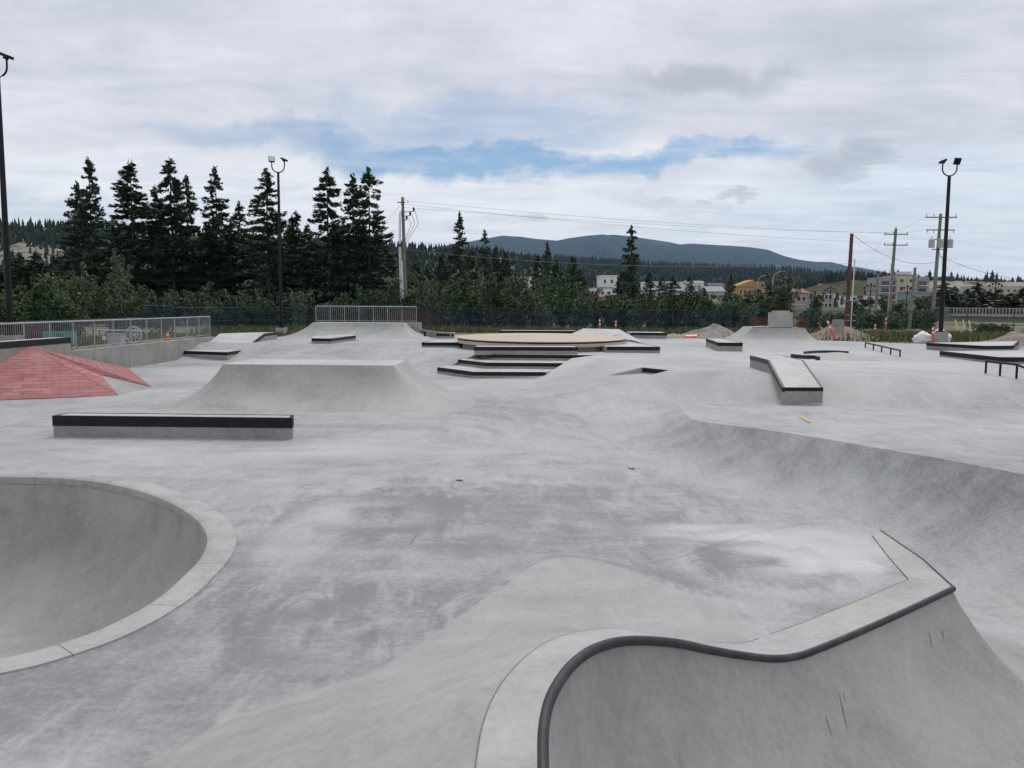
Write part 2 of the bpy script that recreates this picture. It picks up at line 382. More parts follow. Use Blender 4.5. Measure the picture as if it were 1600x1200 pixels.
tl([(p[0], p[1], z) for p, z in zip(PARK, pz)], True)
# (straight C1 stretch without slope towards the deck corner is level; the rest is linear between breaklines)
res = delaunay_2d_cdt(tv, te, [], 0, 1e-6)
tvo = np.array([(v.x, v.y) for v in res[0]]); tzo = np.array([tz[o[0]] if o else 0. for o in res[3]]); tfo = res[2]
def tin(X, Y):
    Z = np.zeros(X.shape); done = np.zeros(X.shape, bool)
    for f in tfo:
        a, b, c = tvo[f[0]], tvo[f[1]], tvo[f[2]]
        det = (b[0]-a[0])*(c[1]-a[1])-(c[0]-a[0])*(b[1]-a[1])
        if abs(det) < 1e-12: continue
        x0, x1 = min(a[0], b[0], c[0])-1e-6, max(a[0], b[0], c[0])+1e-6; y0, y1 = min(a[1], b[1], c[1])-1e-6, max(a[1], b[1], c[1])+1e-6
        idx = np.nonzero((X >= x0) & (X <= x1) & (Y >= y0) & (Y <= y1) & ~done)[0]
        if not len(idx): continue
        px, py = X[idx]-a[0], Y[idx]-a[1]
        u = (px*(c[1]-a[1])-(c[0]-a[0])*py)/det; v = ((b[0]-a[0])*py-px*(b[1]-a[1]))/det
        m = (u >= -1e-6) & (v >= -1e-6) & (u+v <= 1+1e-6); k = idx[m]
        Z[k] = tzo[f[0]]*(1-u[m]-v[m])+tzo[f[1]]*u[m]+tzo[f[2]]*v[m]; done[k] = True
    return Z
def arcq(s, H, Rr):                                 # height above the flat, s metres out from the lip of a transition
    H = np.maximum(H, 1e-4); L = np.sqrt(np.maximum(Rr*Rr-(Rr-np.minimum(H, Rr*.995))**2, 1e-6))
    x = np.clip(L-s, 0, None); h = Rr-np.sqrt(np.maximum(Rr*Rr-np.minimum(x, Rr*.9999)**2, 0))
    hl = Rr-np.sqrt(np.maximum(Rr*Rr-L*L, 1e-9))
    return h*H/np.maximum(hl, 1e-6)
C1x = [p[:2] for p in C1]+[np.array(C1[-1][:2])+(np.array(C1[-1][:2])-np.array(C1[-6][:2]))*8]
C1z = [p[2] for p in C1]+[0]
d2 = np.array([4.07-3.89, 8.85-7.03]); C2x = [np.array((3.89, 7.03))-d2*4]+[p[:2] for p in C2]+[p[:2] for p in E_[1:]]
def chan(X, Y):
    g1 = .165*((X+2.4)*.904-(Y-14.6)*.426); g2 = .21*(21.5-Y)
    k_ = np.minimum(g1, g2); k_ = np.clip(k_, 0, None)
    zf = -1.35*np.tanh((k_/1.35)**3*.35+k_/1.35)/np.tanh(1.35)
    zf = np.maximum(zf, -1.35)
    s1, z0 = pdist(C1x, X, Y, False, C1z)
    # south side: outer corner of two walls
    n1 = np.array(C1x[-1])-np.array(C1x[-2]); side1 = n1[0]*(Y-C1x[-2][1])-n1[1]*(X-C1x[-2][0])
    nearcorner = (X > 2.2) & (Y > 5.2)
    s1 = np.where(nearcorner & (side1 > 0), 0, s1)  # behind wall one
    s2 = pdist(C2x, X, Y)
    behind2 = (X-3.89)*d2[1]-(Y-7.03)*d2[0] < 0
    s2 = np.where(behind2 & (Y < 8.85), 0, s2)
    a1 = arcq(s1, z0-zf, 2.35); a1 = np.where(nearcorner & (side1 > 0), z0-zf, a1)
    a2 = arcq(s2, 0-zf, 2.35+5*np.clip((Y-9.6)/3, 0, 1)); a2 = np.where(behind2 & (Y < 8.85), 9, a2)
    a1 = np.where(Y > 8.9, 9, a1)
    a = np.minimum(a1, a2)
    s3 = pdist([p[:2] for p in F_], X, Y)
    r = np.clip(s3/.22, 0, 1)
    a3 = arcq(np.maximum(s3-.04*r, 0), 0-zf, 2.6)   # softly rolled lip
    a3 = a3+(-zf-a3)*(1-r)**2*.25
    return zf+np.maximum(np.where(a > 5, 0, a), a3), np.minimum(s1, np.where(behind2, 99, s2))
BOWLP = [tuple(p[:2]) for p in bowl_in]
STAIR = [(-2.74,29.78),(-1.31,27.76),(1.12,27.86),(2.12,29.33),(3.0,30.66),(3.02,31.45),(-1.0,32.4),(-2.05,31.05)]
sc0 = np.mean(STAIR, axis=0); STAIR_IN = [tuple(sc0+(np.array(p)-sc0)*.992) for p in STAIR]
NOTCH = [P(1004, 574.6, UP)[:2], P(1043, 578.6, UP)[:2]]
def notch_z(X, Y, Z):
    (ax, ay), (bx, by) = NOTCH
    ux, uy = (bx-ax), (by-ay); L = math.hypot(ux, uy); ux /= L; uy /= L
    s = (X-ax)*ux+(Y-ay)*uy; t = -(-(X-ax)*uy+(Y-ay)*ux)
    m = (s > 0) & (s < L) & (t > 0) & (t < 1.5)
    return np.where(m, np.minimum(Z, UP-.17), Z)
def ground_z(X, Y):
    X = np.atleast_1d(np.array(X, float)); Y = np.atleast_1d(np.array(Y, float))
    Z = tin(X, Y)
    m = inside(CHAN, X, Y)
    if m.any(): Z[m] = chan(X[m], Y[m])[0]
    m = inside(BOWLP, X, Y)
    if m.any():
        s = pdist(BOWLP, X[m], Y[m], True); Z[m] = -BD+arcq(s, np.full(s.shape, BD), BR)
    return Z
def gz(x, y): return float(ground_z([x], [y])[0])

# ---- mesh: grid points of varied density + constraint lines
def hexgrid(x0, x1, y0, y1, s):
    ys = np.arange(y0, y1, s*.87); out = []
    for i, y in enumerate(ys):
        xs = np.arange(x0+(s/2 if i % 2 else 0), x1, s); out.append(np.column_stack([xs, np.full(xs.shape, y)]))
    return np.vstack(out)
dense = [(-11.2, -2.4, 4.2, 12.0, .11), (-2.4, 9.8, 2.0, 9.5, .085), (-2.4, 9.8, 9.5, 21.6, .14)]
pts = []; lows = []
for b in dense: pts.append(hexgrid(*b))
g = hexgrid(-14.6, 31.9, -6.9, 24, .45); mk = np.ones(len(g), bool)
for b in dense: mk &= ~((g[:, 0] > b[0]-.1) & (g[:, 0] < b[1]+.1) & (g[:, 1] > b[2]-.1) & (g[:, 1] < b[3]+.1))
pts.append(g[mk]); pts.append(hexgrid(-14.6, 31.9, 24, 52.4, .8)); G = np.vstack(pts)
cons = [([p[:2] for p in C1], False), ([p[:2] for p in C2], False), ([p[:2] for p in resample(E_, .15)], False), ([p[:2] for p in resample(F_, .15)], False),
        ([p[:2] for p in resample(hump, .12)], False), ([p[:2] for p in hump_out], False), ([p[:2] for p in resample([q for q in bank_bot if 1], .5)], False), ([p[:2] for p in resample(bank_top, .5)], False), (BOWLP, True)]
cons += [(STAIR, True), (STAIR_IN, True)]
(ax, ay), (bx, by) = NOTCH
u_ = np.array((bx-ax, by-ay)); u_ /= np.linalg.norm(u_); n_ = np.array((u_[1], -u_[0]))
A_, B_ = np.array((ax, ay)), np.array((bx, by))
for e in (-.006, .006):
    cons.append(([tuple(A_+n_*1.3+u_*e), tuple(A_-n_*(-e)+u_*e), tuple(B_+n_*e-u_*e), tuple(B_+n_*1.3-u_*e)], False))
keep = inside(PARK, G[:, 0], G[:, 1]) & (pdist(PARK, G[:, 0], G[:, 1], True) > .1)
near = (G[:, 1] < 21.7)
for c, cl in cons:
    dd = pdist(c, G[:, 0], G[:, 1], cl); keep &= dd > np.where(near, .045, .12)
G = G[keep]
V = [Vector(p) for p in G]; Ed = []
for c, cl in cons:
    o = len(V); V += [Vector((p[0], p[1])) for p in c]; n = len(c)
    Ed += [(o+i, o+i+1) for i in range(n-1)]
    if cl: Ed.append((o+n-1, o))
pk = resample([(*p, z) for p, z in zip(PARK, pz)], 1.0, True)
o = len(V); V += [Vector((p[0], p[1])) for p in pk]; Ed += [(o+i, o+(i+1) % len(pk)) for i in range(len(pk))]
res = delaunay_2d_cdt(V, Ed, [], 0, 1e-5)
vo = np.array([(v.x, v.y) for v in res[0]]); fo = np.array(res[2])
zo = ground_z(vo[:, 0], vo[:, 1]); 
# the lip lines carry the deck height, so the transitions start at a clean edge
on = pdist([p[:2] for p in C1], vo[:, 0], vo[:, 1], False, C1z[:-1]); zo = np.where(on[0] < 1e-3, on[1], zo)
for L_ in (C2, E_, F_): zo = np.where(pdist([p[:2] for p in L_], vo[:, 0], vo[:, 1]) < 1e-3, 0, zo)
zo = np.where(pdist(BOWLP, vo[:, 0], vo[:, 1], True) < 1e-3, 0, zo)
zo = notch_z(vo[:, 0], vo[:, 1], zo)
zo = np.where(inside(STAIR, vo[:, 0], vo[:, 1]) & (pdist(STAIR, vo[:, 0], vo[:, 1], True) > .004), -.06, zo)
wob = .012*np.sin(vo[:, 0]*1.1+vo[:, 1]*.7)*np.sin(vo[:, 1]*.9-vo[:, 0]*.4)   # hand-finished, never dead flat
zo = zo+wob*np.clip((vo[:, 1]-12)/6, 0, 1)
cx = vo[fo].mean(1)
ok = inside(PARK, cx[:, 0], cx[:, 1]); fo = fo[ok]; cx = cx[ok]
inb = inside(BOWLP, cx[:, 0], cx[:, 1]); inc = inside(CHAN, cx[:, 0], cx[:, 1])
rs = np.full(len(cx), 99.)
zc, sc_ = chan(cx[inc, 0], cx[inc, 1]); rs[inc] = sc_
inr = inc & (rs < 2.3) & (cx[:, 1] < 8.85)
def submesh(name, mk, m, off=(0, 0, 0)):
    f = fo[mk]; u, inv = np.unique(f, return_inverse=True); f2 = inv.reshape(f.shape)
    me = bpy.data.meshes.new(name)
    me.from_pydata([(vo[i, 0]-off[0], vo[i, 1]-off[1], zo[i]-off[2]) for i in u], [], f2.tolist()); me.materials.append(M[m])
    me.shade_smooth(); me.set_sharp_from_angle(angle=R(24))
    ev = np.zeros(len(me.edges)*2, np.int32); me.edges.foreach_get('vertices', ev); ev = u[ev.reshape(-1, 2)]
    sh = np.zeros(len(me.edges), bool); me.edges.foreach_get('use_edge_sharp', sh)
    for q in crease_flags: sh |= q[ev[:, 0]] & q[ev[:, 1]]
    me.attributes.get('sharp_edge') or me.attributes.new('sharp_edge', 'BOOLEAN', 'EDGE')
    me.edges.foreach_set('use_edge_sharp', sh); me.update(); return me
crease_flags = [pdist([p[:2] for p in L_], vo[:, 0], vo[:, 1]) < 2e-3 for L_ in (C1, C2, E_[:34], F_, bank_bot, bank_top)]
HUMPP = [p[:2] for p in hump]+[p[:2] for p in C1[::-1] if p[1] < 5.7]
slab = link(bpy.data.objects.new('skatepark_slab', submesh('skatepark_slab', ~inb & ~inr, 'slab'))); tag(slab, kind='structure')
ui = np.unique(fo[~inb & ~inr]); hx_, hy_ = vo[ui, 0], vo[ui, 1]
sd_ = pdist([p[:2] for p in hump], hx_, hy_)*np.where(inside(HUMPP, hx_, hy_), 1, -1)
wd_ = .14+1.5*np.clip((-.2-hx_)/1.3, 0, 1); pa = slab.data.attributes.new('pour', 'FLOAT', 'POINT')
pa.data.foreach_set('value', (.5+.5*np.clip(sd_/wd_, -1, 1)).astype(np.float32))
slab['label'] = 'smooth grey poured concrete skatepark floor with banks'

# ---- sunken bowl with coping blocks
bowl = empty('concrete_bowl', (-6.8, 8.1, -BD), 'deep round concrete bowl sunk in the deck, rimmed with pale coping blocks', 'skate bowl')
link(bpy.data.objects.new('bowl_wall', submesh('bowl_wall', inb, 'ramp_concrete', bowl.location)), bowl)
fine_ = resample([(*p, 0) for p in BOWLP], .05, True); nb = len(fine_)
nrm = []
for i in range(nb):
    d = fine_[(i+4) % nb]-fine_[i-4]; d = d/np.linalg.norm(d); nrm.append(np.array((d[1], -d[0], 0)))   # outward for CCW
prof = [(-.03, -.10), (-.038, -.05), (-.03, -.004), (0., .014), (.05, .018), (.22, .017), (.258, .014), (.262, -.02), (.25, -.10)]
i = 0; rr = random.Random(3)
while i < nb-8:
    ln = rr.randint(17, 21); j = min(i+ln, nb)
    if nb-j < 10: j = nb
    b = MB(); rows = []
    for k in range(i, j+1):
        p = fine_[k % nb]; n = nrm[k % nb]; t = fine_[(k+1) % nb]-fine_[k-1]; t = t/np.linalg.norm(t)
        sh = .0035 if k == i else (-.0035 if k == j else 0)
        rows.append([(p[0]+n[0]*a+t[0]*sh, p[1]+n[1]*a+t[1]*sh, z) for a, z in prof])
    m_ = len(prof); o = 0
    for r_ in rows: b.v += r_
    for q in range(len(rows)-1):
        for s_ in range(m_):
            b.f.append((q*m_+s_, q*m_+(s_+1) % m_, (q+1)*m_+(s_+1) % m_, (q+1)*m_+s_))
    b.f.append(tuple(range(m_))); b.f.append(tuple((len(rows)-1)*m_+s_ for s_ in range(m_-1, -1, -1)))
    b.f = [tuple(reversed(f)) for f in b.f]
    b.build('coping_block', 'coping_concrete', bowl, True); i = j

# ---- quarter pipe with steel coping
qp = empty('quarter_pipe', (3.89, 7.03, -1.35), 'concrete quarter pipe with dark steel coping curving up to a raised corner', 'quarter pipe')
link(bpy.data.objects.new('ramp_face', submesh('ramp_face', inr, 'ramp_concrete', qp.location)), qp)
def lipline(line, ext=.0):
    return resample(line, .06)
lc = lipline(C1[1:]); b = MB(); n1 = []
steel = []
for k, p in enumerate(lc):
    o2 = offs(lc, .012, k); steel.append((p[0]+o2[0], p[1]+o2[1], p[2]-.012))
MB().tube(steel, .026, 12).build('steel_coping', 'steel_grey', qp, True)
st2 = [(p[0]+.012, p[1], -.010) for p in C2]
MB().tube([(3.905, 7.02, -.010)]+st2[1:], .022, 10).build('steel_coping', 'steel_grey', qp, True)
def ribbon(line, d0, d1, dz, side=1):
    vs = []; fs = []; A = []; 
    for k, p in enumerate(line):
        a = offs(line, d0*side, k); c = offs(line, d1*side, k); A.append((p[0]+a[0], p[1]+a[1])); A.append((p[0]+c[0], p[1]+c[1]))
    A = np.array(A); z = ground_z(A[:, 0], A[:, 1])
    m = inside(CHAN, A[:, 0], A[:, 1]); z[m] = 0
    for q in range(len(A)): vs.append((A[q, 0], A[q, 1], z[q]+dz))
    for k in range(len(line)-1): fs.append((2*k, 2*k+1, 2*k+3, 2*k+2))
    return vs, fs
def even(line, n):
    L = np.array([p[:2] for p in line]); s = np.r_[0, np.cumsum(np.hypot(*np.diff(L, axis=0).T))]; q = np.linspace(0, s[-1], n)
    return np.column_stack([np.interp(q, s, L[:, 0]), np.interp(q, s, L[:, 1])])
def drape(a, b, rows, dz):
    vs = []; fs = []; n = len(a); X = []
    for r_ in range(rows+1): X.append(a+(b-a)*r_/rows)
    X = np.vstack(X); z = tin(X[:, 0], X[:, 1])+dz
    vs = [(x, y, q) for (x, y), q in zip(X, z)]
    for r_ in range(rows):
        for k in range(n-1): fs.append((r_*n+k, r_*n+k+1, (r_+1)*n+k+1, (r_+1)*n+k))
    return vs, fs
segA = even([p for p in C1 if p[1] > .9], 90); segB = even(C2, 24)
vs_, fs_ = drape(segA, even(lband[:ci+1], 90), 5, .006); b = MB(); b.add(vs_, fs_)
vs_, fs_ = drape(segB, even(lband[ci:], 24), 4, .006); b.add(vs_, fs_)
b.f = [tuple(reversed(f)) for f in b.f]
b.build('coping_band', 'coping_concrete', qp, True)
def joint_line(line, wd=.012, parent=slab, dz=.009, name='control_joint', m='joint'):
    line = [np.array((*p[:2], 0.)) for p in line]; A = []
    for k, p in enumerate(line):
        a = offs(line, wd/2, k); A += [(p[0]+a[0], p[1]+a[1]), (p[0]-a[0], p[1]-a[1])]
    A = np.array(A); z = ground_z(A[:, 0], A[:, 1])
    b = MB(); b.add([(x, y, q+dz) for (x, y), q in zip(A, z)], [(2*k, 2*k+1, 2*k+3, 2*k+2) for k in range(len(line)-1)])
    return b.build(name, m, parent)
joint_line(lband, .004, qp, .010, 'band_joint')
def jl(z, *px, step=.15, **kw): joint_line(resample([P(a, b_, z) for a, b_ in px], step), **kw)
jl(0, (960, 893), (1060, 872), (1170, 835), (1260, 818), wd=.0035)
jl(0, (640, 852), (652, 834), wd=.005)
jl(0, (300, 695), (420, 668), wd=.012)

# ================================================================== OBSTACLES
def strip(poly, closed, zt, h, inset=.055, proud=.008, lift=.004, m='steel_black', parent=None, name='steel_edge', zs=None):
    """angle iron along a run of a counter-clockwise outline; zt number or list"""
    n = len(poly); P2 = [np.array(p[:2], float) for p in poly]
    def off(d):
        out = []
        for i in range(n):
            dirs = []
            if i > 0 or closed: dirs.append(P2[i]-P2[i-1])
            if i < n-1 or closed: dirs.append(P2[(i+1) % n]-P2[i])
            ns = [np.array((v[1], -v[0]))/np.linalg.norm(v) for v in dirs]
            if len(ns) == 2: q = (ns[0]+ns[1])/(1+max(-.5, float(ns[0]@ns[1])))
            else: q = ns[0]
            out.append(P2[i]+q*d)
        return out
    o_, i_ = off(proud), off(-inset); z = lambda i: zt[i] if isinstance(zt, (list, tuple)) else zt
    vs = []; fs = []
    for k in range(n): vs += [(*i_[k], z(k)+lift), (*o_[k], z(k)+lift), (*o_[k], z(k)-h), (*i_[k], z(k)-h)]
    m_ = n if closed else n-1
    for k in range(m_):
        a, c = 4*k, 4*((k+1) % n)
        for q in range(4): fs.append((a+q, c+q, c+(q+1) % 4, a+(q+1) % 4))
    if not closed: fs += [(0, 1, 2, 3), (4*n-1, 4*n-2, 4*n-3, 4*n-4)]
    b = MB(); b.add(vs, [tuple(reversed(f)) for f in fs]); return b.build(name, m, parent)
def ccw(p): return p if area(p) > 0 else p[::-1]
def ledge(name, label, cat, poly, z0, z1, runs=(None,), h=.15, m='formed', topm='skylit_concrete', group=None, steel='steel_black'):
    """concrete block with angle-iron edges; runs = index lists into poly, None = all round"""
    c = np.mean([p[:2] for p in poly], axis=0); zb = min(z0) if isinstance(z0, (list, tuple)) else z0
    e = empty(name, (c[0], c[1], zb), label, cat, group)
    zt = z1 if isinstance(z1, (list, tuple)) else [z1]*len(poly)
    zl = z0 if isinstance(z0, (list, tuple)) else [z0]*len(poly)
    MB().prism(poly, [q-.03 for q in zl], [q-.02 for q in zt]).build('concrete_base', m, e)
    n = len(poly); ip = []
    for i in range(n):
        a = np.array(poly[i-1][:2]); p = np.array(poly[i][:2]); c_ = np.array(poly[(i+1) % n][:2])
        n1 = (p-a)/np.linalg.norm(p-a); n2 = (c_-p)/np.linalg.norm(c_-p); n1 = np.array((n1[1], -n1[0])); n2 = np.array((n2[1], -n2[0]))
        ip.append(p-(n1+n2)/(1+max(-.5, float(n1@n2)))*.002)
    MB().prism(ip, [q-.025 for q in zt], zt).build('skylit_top', topm, e)  # cap in a paler tone: light from above put into the colour
    for r_ in runs:
        if r_ is None: strip(poly, True, zt, h, parent=e, m=steel)
        else: strip([poly[i] for i in r_], False, [zt[i] for i in r_], h, parent=e, m=steel)
    return e
def quad(px, z, depth, back=(0, 1)):                # rectangle: front pixels on level z, going back
    a, b_ = P(*px[0], z), P(*px[1], z); d = np.array(back, float); d = d/np.linalg.norm(d)*depth
    return [a[:2], b_[:2], (b_[0]+d[0], b_[1]+d[1]), (a[0]+d[0], a[1]+d[1])]
# long low ledge on the near deck
a, b_ = P(84, 682, 0), P(457, 686, 0); dd = np.array((b_[0]-a[0], b_[1]-a[1])); dd /= np.linalg.norm(dd); nn = np.array((-dd[1], dd[0]))*.42
ledge('grind_ledge', 'long low freestanding grind ledge with black steel edges between bowl and ramp block', 'ledge',
      [a[:2], b_[:2], (b_[0]+nn[0]-.10, b_[1]+nn[1]), (a[0]+nn[0]+.05, a[1]+nn[1])], 0, .385, h=.185)
# stepped benches
lab = ['lowest of three stepped concrete benches with black steel nosing', 'middle of three stepped concrete benches with black steel nosing', 'top of three stepped concrete benches with black steel nosing']
fr = [[(-2.72,29.75),(-1.31,27.75),(1.15,27.85)], [(-2.05,31.0),(-.95,29.35),(2.15,29.35)], [(-1.25,32.0),(-.62,30.8),(3.05,30.7)]]
bk = [[(2.15,30.6),(-2.2,31.6)], [(2.75,31.4),(-1.7,32.3)], [(3.1,31.6),(-1.0,32.6)]]
for k in range(3):
    poly = fr[k]+bk[k]
    z1 = UP*(k+1)/3
    if k == 2: z1 = UP+.004
    ledge('stepped_bench', lab[k], 'step', poly, 0, z1, runs=([0, 1, 2],), h=.125, group='stepped benches below the round platform')
# ledges on the upper plaza round the disc
ledge('grind_ledge', 'wide grind ledge straight above the stepped benches, under the tan disc', 'ledge', quad([(741, 553.5), (903, 554)], UP, 1.1), UP, .90, h=.14)
ledge('grind_ledge', 'grind ledge pad at the left foot of the tan disc', 'ledge', quad([(659, 543), (719, 543)], UP, 2.6, (.12, 1)), UP, .84, runs=([0, 1], [1, 2], [3, 0]), h=.14)
ledge('grind_ledge', 'short black-edged step between tan disc and sloping side wall', 'ledge', quad([(682, 528.5), (709, 528.5)], UP, 1.2), UP, .90, runs=([0, 1], [3, 0]), h=.16)
ledge('grind_ledge', 'grind ledge pad at the right foot of the tan disc', 'ledge', quad([(948, 551), (1031, 551.5)], UP, 4.6, (-.10, 1)), UP, .86, runs=([0, 1, 2],), h=.14)
ledge('grind_ledge', 'long low black-edged wall behind the tan disc', 'ledge', [P(781, 526, UP)[:2], P(901, 526.5, UP)[:2], (P(901, 526.5, UP)[0], 50.3), (P(781, 526, UP)[0], 50.3)], UP, .98, h=.17)
ledge('grind_ledge', 'low black-edged wall beside the rubble heap behind the wedge ramp', 'ledge', [P(985, 528.5, UP)[:2], P(1042, 529, UP)[:2], (P(1042, 529, UP)[0], 49.5), (P(985, 528.5, UP)[0], 49.5)], UP, .95, runs=([0, 1, 2],), h=.15)
ledge('grind_ledge', 'bent low ledge in front of the railed quarter pipe', 'ledge', [P(487, 536.5, UP)[:2], P(517, 537, UP)[:2], P(556, 531.5, UP)[:2], (P(552, 529, UP)[0], P(552, 529, UP)[1]), (P(487, 533, UP)[0], P(487, 533, UP)[1]+.4)], UP, .86, runs=([0, 1, 2],), h=.13)
lw = [P(1137, 549.5, UP)[:2], P(1160, 549, UP)[:2]]
q0, q1 = P(1121, 548.8, UP), P(1160, 549.2, UP); q2 = P(1103, 541, UP)
ledge('grind_box', 'small box ledge with black front edge beside the plinth ramp', 'ledge', [q0[:2], q1[:2], (q1[0]+.35, q2[1]+.2), q2[:2]], UP, .98, runs=([3, 0, 1], [1, 2]), h=.14)
# manual pads at the right
pp = [P(1538, 552, UP)[:2], P(1583, 551.5, UP)[:2], (24.3, 39.3), P(1447, 546, UP)[:2]]
ledge('manual_pad', 'farther of two flat manual pads by the mast with bagged foot', 'manual pad', pp, UP, .92, runs=([3, 0, 1], [1, 2]), h=.13)
pp = [P(1560, 568.5, UP)[:2], (20.5, 27.4), (23.0, 32.6), P(1468, 557.5, UP)[:2]]
ledge('manual_pad', 'nearer of two flat manual pads, beside the black flat rail', 'manual pad', pp, UP, .84, runs=([3, 0, 1], [1, 2]), h=.15)
# kinked ledge running down the bank
e = empty('kinked_ledge', (7.4, 22.8, 0), 'kinked box ledge running down the bank with steel edges', 'ledge')
kL = [(6.86, 20.66, .43), (7.22, 23.1, .97), (7.33, 25.2, .97)]; kR = [(7.90, 20.71, .43), (8.22, 23.1, .97), (8.34, 25.2, .97)]
b = MB(); low = .0
V8 = [(*p[:2], -.05) for p in kL]+[(*p[:2], -.05) for p in kR]+[(p[0], p[1], p[2]-.012) for p in kL]+[(p[0], p[1], p[2]-.012) for p in kR]
b.add(V8, [(6,9,10,7),(7,10,11,8),(0,3,9,6),(1,0,6,7),(2,1,7,8),(3,4,10,9),(4,5,11,10),(5,2,8,11),(0,1,4,3),(1,2,5,4)]); b.build('concrete_base', 'formed', e)
b = MB(); b.add([(p[0]+.004, p[1], p[2]) for p in kL]+[(p[0]-.004, p[1], p[2]) for p in kR], [(0,3,4,1),(1,4,5,2)]); b.build('skylit_top', 'skylit_concrete', e)
strip([kL[2], kL[1], kL[0]], False, [p[2] for p in (kL[2], kL[1], kL[0])], .12, parent=e, m='steel_grey')
strip([kL[0], kR[0]], False, [.432, .432], .09, parent=e)
strip([kR[0], kR[1], kR[2]], False, [p[2] for p in kR], .12, parent=e, m='steel_grey')
# wedge ledge at the left bank
e = empty('kinked_ledge', (-13.6, 38, 0), 'wide kinked pad climbing the bank beside the railed wall', 'ledge')
A0, B0 = (-14.68, 36.6), (-12.43, 35.7); A1, B1 = (-14.68, 38.4), (-12.35, 37.6); A2, B2 = (-14.68, 41.2), (-12.55, 41.6); A3, B3 = (-13.7, 43.2), (-12.5, 43.6)
zt = [.36, .36, .36, .36, .98, .98, .98, .98]
pl8 = [A0, B0, A1, B1, A2, B2, A3, B3]
b = MB(); b.add([(*p, -.05) for p in pl8]+[(*p, z-.01) for p, z in zip(pl8, zt)], [(0,1,9,8),(1,3,11,9),(3,5,13,11),(5,7,15,13),(7,6,14,15),(6,4,12,14),(4,2,10,12),(2,0,8,10)]); 
b.add([(*p, z-.01) for p, z in zip(pl8, zt)], [(0,1,3,2),(2,3,5,4),(4,5,7,6)]); b.build('concrete_base', 'formed', e)
b = MB(); b.add([(*p, z) for p, z in zip(pl8, zt)], [(0,1,3,2),(2,3,5,4),(4,5,7,6)]); b.build('skylit_top', 'skylit_concrete', e)
strip([A0, B0, B1, B2, B3], False, [.36, .36, .36, .98, .98], .13, parent=e)
# recessed notch edge in the bank
nc = (A_+B_)/2
nt = empty('recessed_step', (nc[0], nc[1], UP-.17), 'little recessed step with black steel edge cut into the bank top', 'step')
strip([tuple(A_), tuple(B_)], False, UP+.002, .13, parent=nt, inset=.03)
b = MB(); b.box((-.4, -.02, 0), (.4, 0, .01)); 
# ------------------------------------------------------------------ ramp blocks with flared transitions
def flare(name, label, cat, topc, w_, d_, z0, zt, rotz=0, corner=.5, rad=1.5, front_extra=0., sides=(1, 1, 1, 1), lip=False, m='ramp_concrete'):
    """flat-topped block whose sides sweep down in a concave curve; sides = run factor front, right, back, left"""
    e = empty(name, (topc[0], topc[1], z0), label, cat)
    out = []; n = 7
    for (sx_, sy_, a0) in ((1, -1, -90), (1, 1, 0), (-1, 1, 90), (-1, -1, 180)):
        for k in range(n+1):
            a = R(a0+90*k/n); out.append((sx_*(w_/2-.02), sy_*(d_/2-.02), math.cos(a), math.sin(a)))
    H = zt-z0; b = MB(); rows = 14; c, s = math.cos(rotz), math.sin(rotz)
    Lr = math.sqrt(rad*rad-(rad-min(H, rad*.98))**2)
    for r_ in range(rows+1):
        x = Lr*r_/rows; h = max(0, rad-math.sqrt(max(0, rad*rad-(Lr-x)**2)))
        hl = rad-math.sqrt(max(0, rad*rad-Lr*Lr)); z = z0-.016+(H+.016)*h/hl
        for (px, py, ca, sa) in out:
            kx = sides[1] if ca > 0 else sides[3]; ky = sides[2] if sa > 0 else sides[0]
            X = px+ca*(.02+x*kx); Y = py+sa*(.02+x*ky); b.v.append((topc[0]+X*c-Y*s, topc[1]+X*s+Y*c, z))
    N = len(out)
    for r_ in range(rows):
        for k in range(N): b.f.append((r_*N+k, (r_+1)*N+k, (r_+1)*N+(k+1) % N, r_*N+(k+1) % N))
    b.build('curved_sides', m, e, True)
    t = MB(); t.add([(x, y, z+.002) for x, y, z in b.v[:N]], [tuple(range(N))]); t.build('flat_top', 'skylit_concrete', e)
    if lip:
        q = b.v[:N]; MB().tube([q[0-1], q[0]] if False else [min(q, key=lambda p: p[0]+p[1]), max(q, key=lambda p: p[0]-p[1])], .022, 8).build('steel_coping', 'steel_grey', e)
    return e
flare('ramp_block', 'wide concrete ramp block with flared curved sides behind the long low ledge', 'ramp', (-5.0, 21.15), 4.25, 2.0, 0, .97, R(-2), rad=2.0, sides=(1.0, 1.35, .8, 1.0))
flare('ramp_block', 'flared concrete ramp block with a square plinth standing on its top', 'ramp', (13.75, 43.3), 2.7, 2.0, UP, 1.42, R(-2), rad=1.5, sides=(1.0, 1.0, .6, 1.6), lip=True)
e = flare('ramp_block', 'quarter pipe with a metal railing along its top deck', 'quarter pipe', (-8.75, 47.4), 5.2, 1.6, UP, 1.44, R(-1.5), rad=1.9, sides=(1.15, 1.2, .3, 1.5))
# plinths
pc = (14.25, 43.7)
e = empty('plinth', (*pc, 1.42), 'pale square concrete plinth with plywood cap on the flared ramp block', 'plinth')
MB().prism([(pc[0]-.5, pc[1]-.45), (pc[0]+.5, pc[1]-.47), (pc[0]+.5, pc[1]+.5), (pc[0]-.5, pc[1]+.5)], 1.42, 2.19).build('concrete_block', 'coping_concrete', e)
MB().prism([(pc[0]-.36, pc[1]-.36), (pc[0]+.36, pc[1]-.36), (pc[0]+.36, pc[1]+.36), (pc[0]-.36, pc[1]+.36)], 2.19, 2.28).build('plywood_cap', 'wood_ply', e)
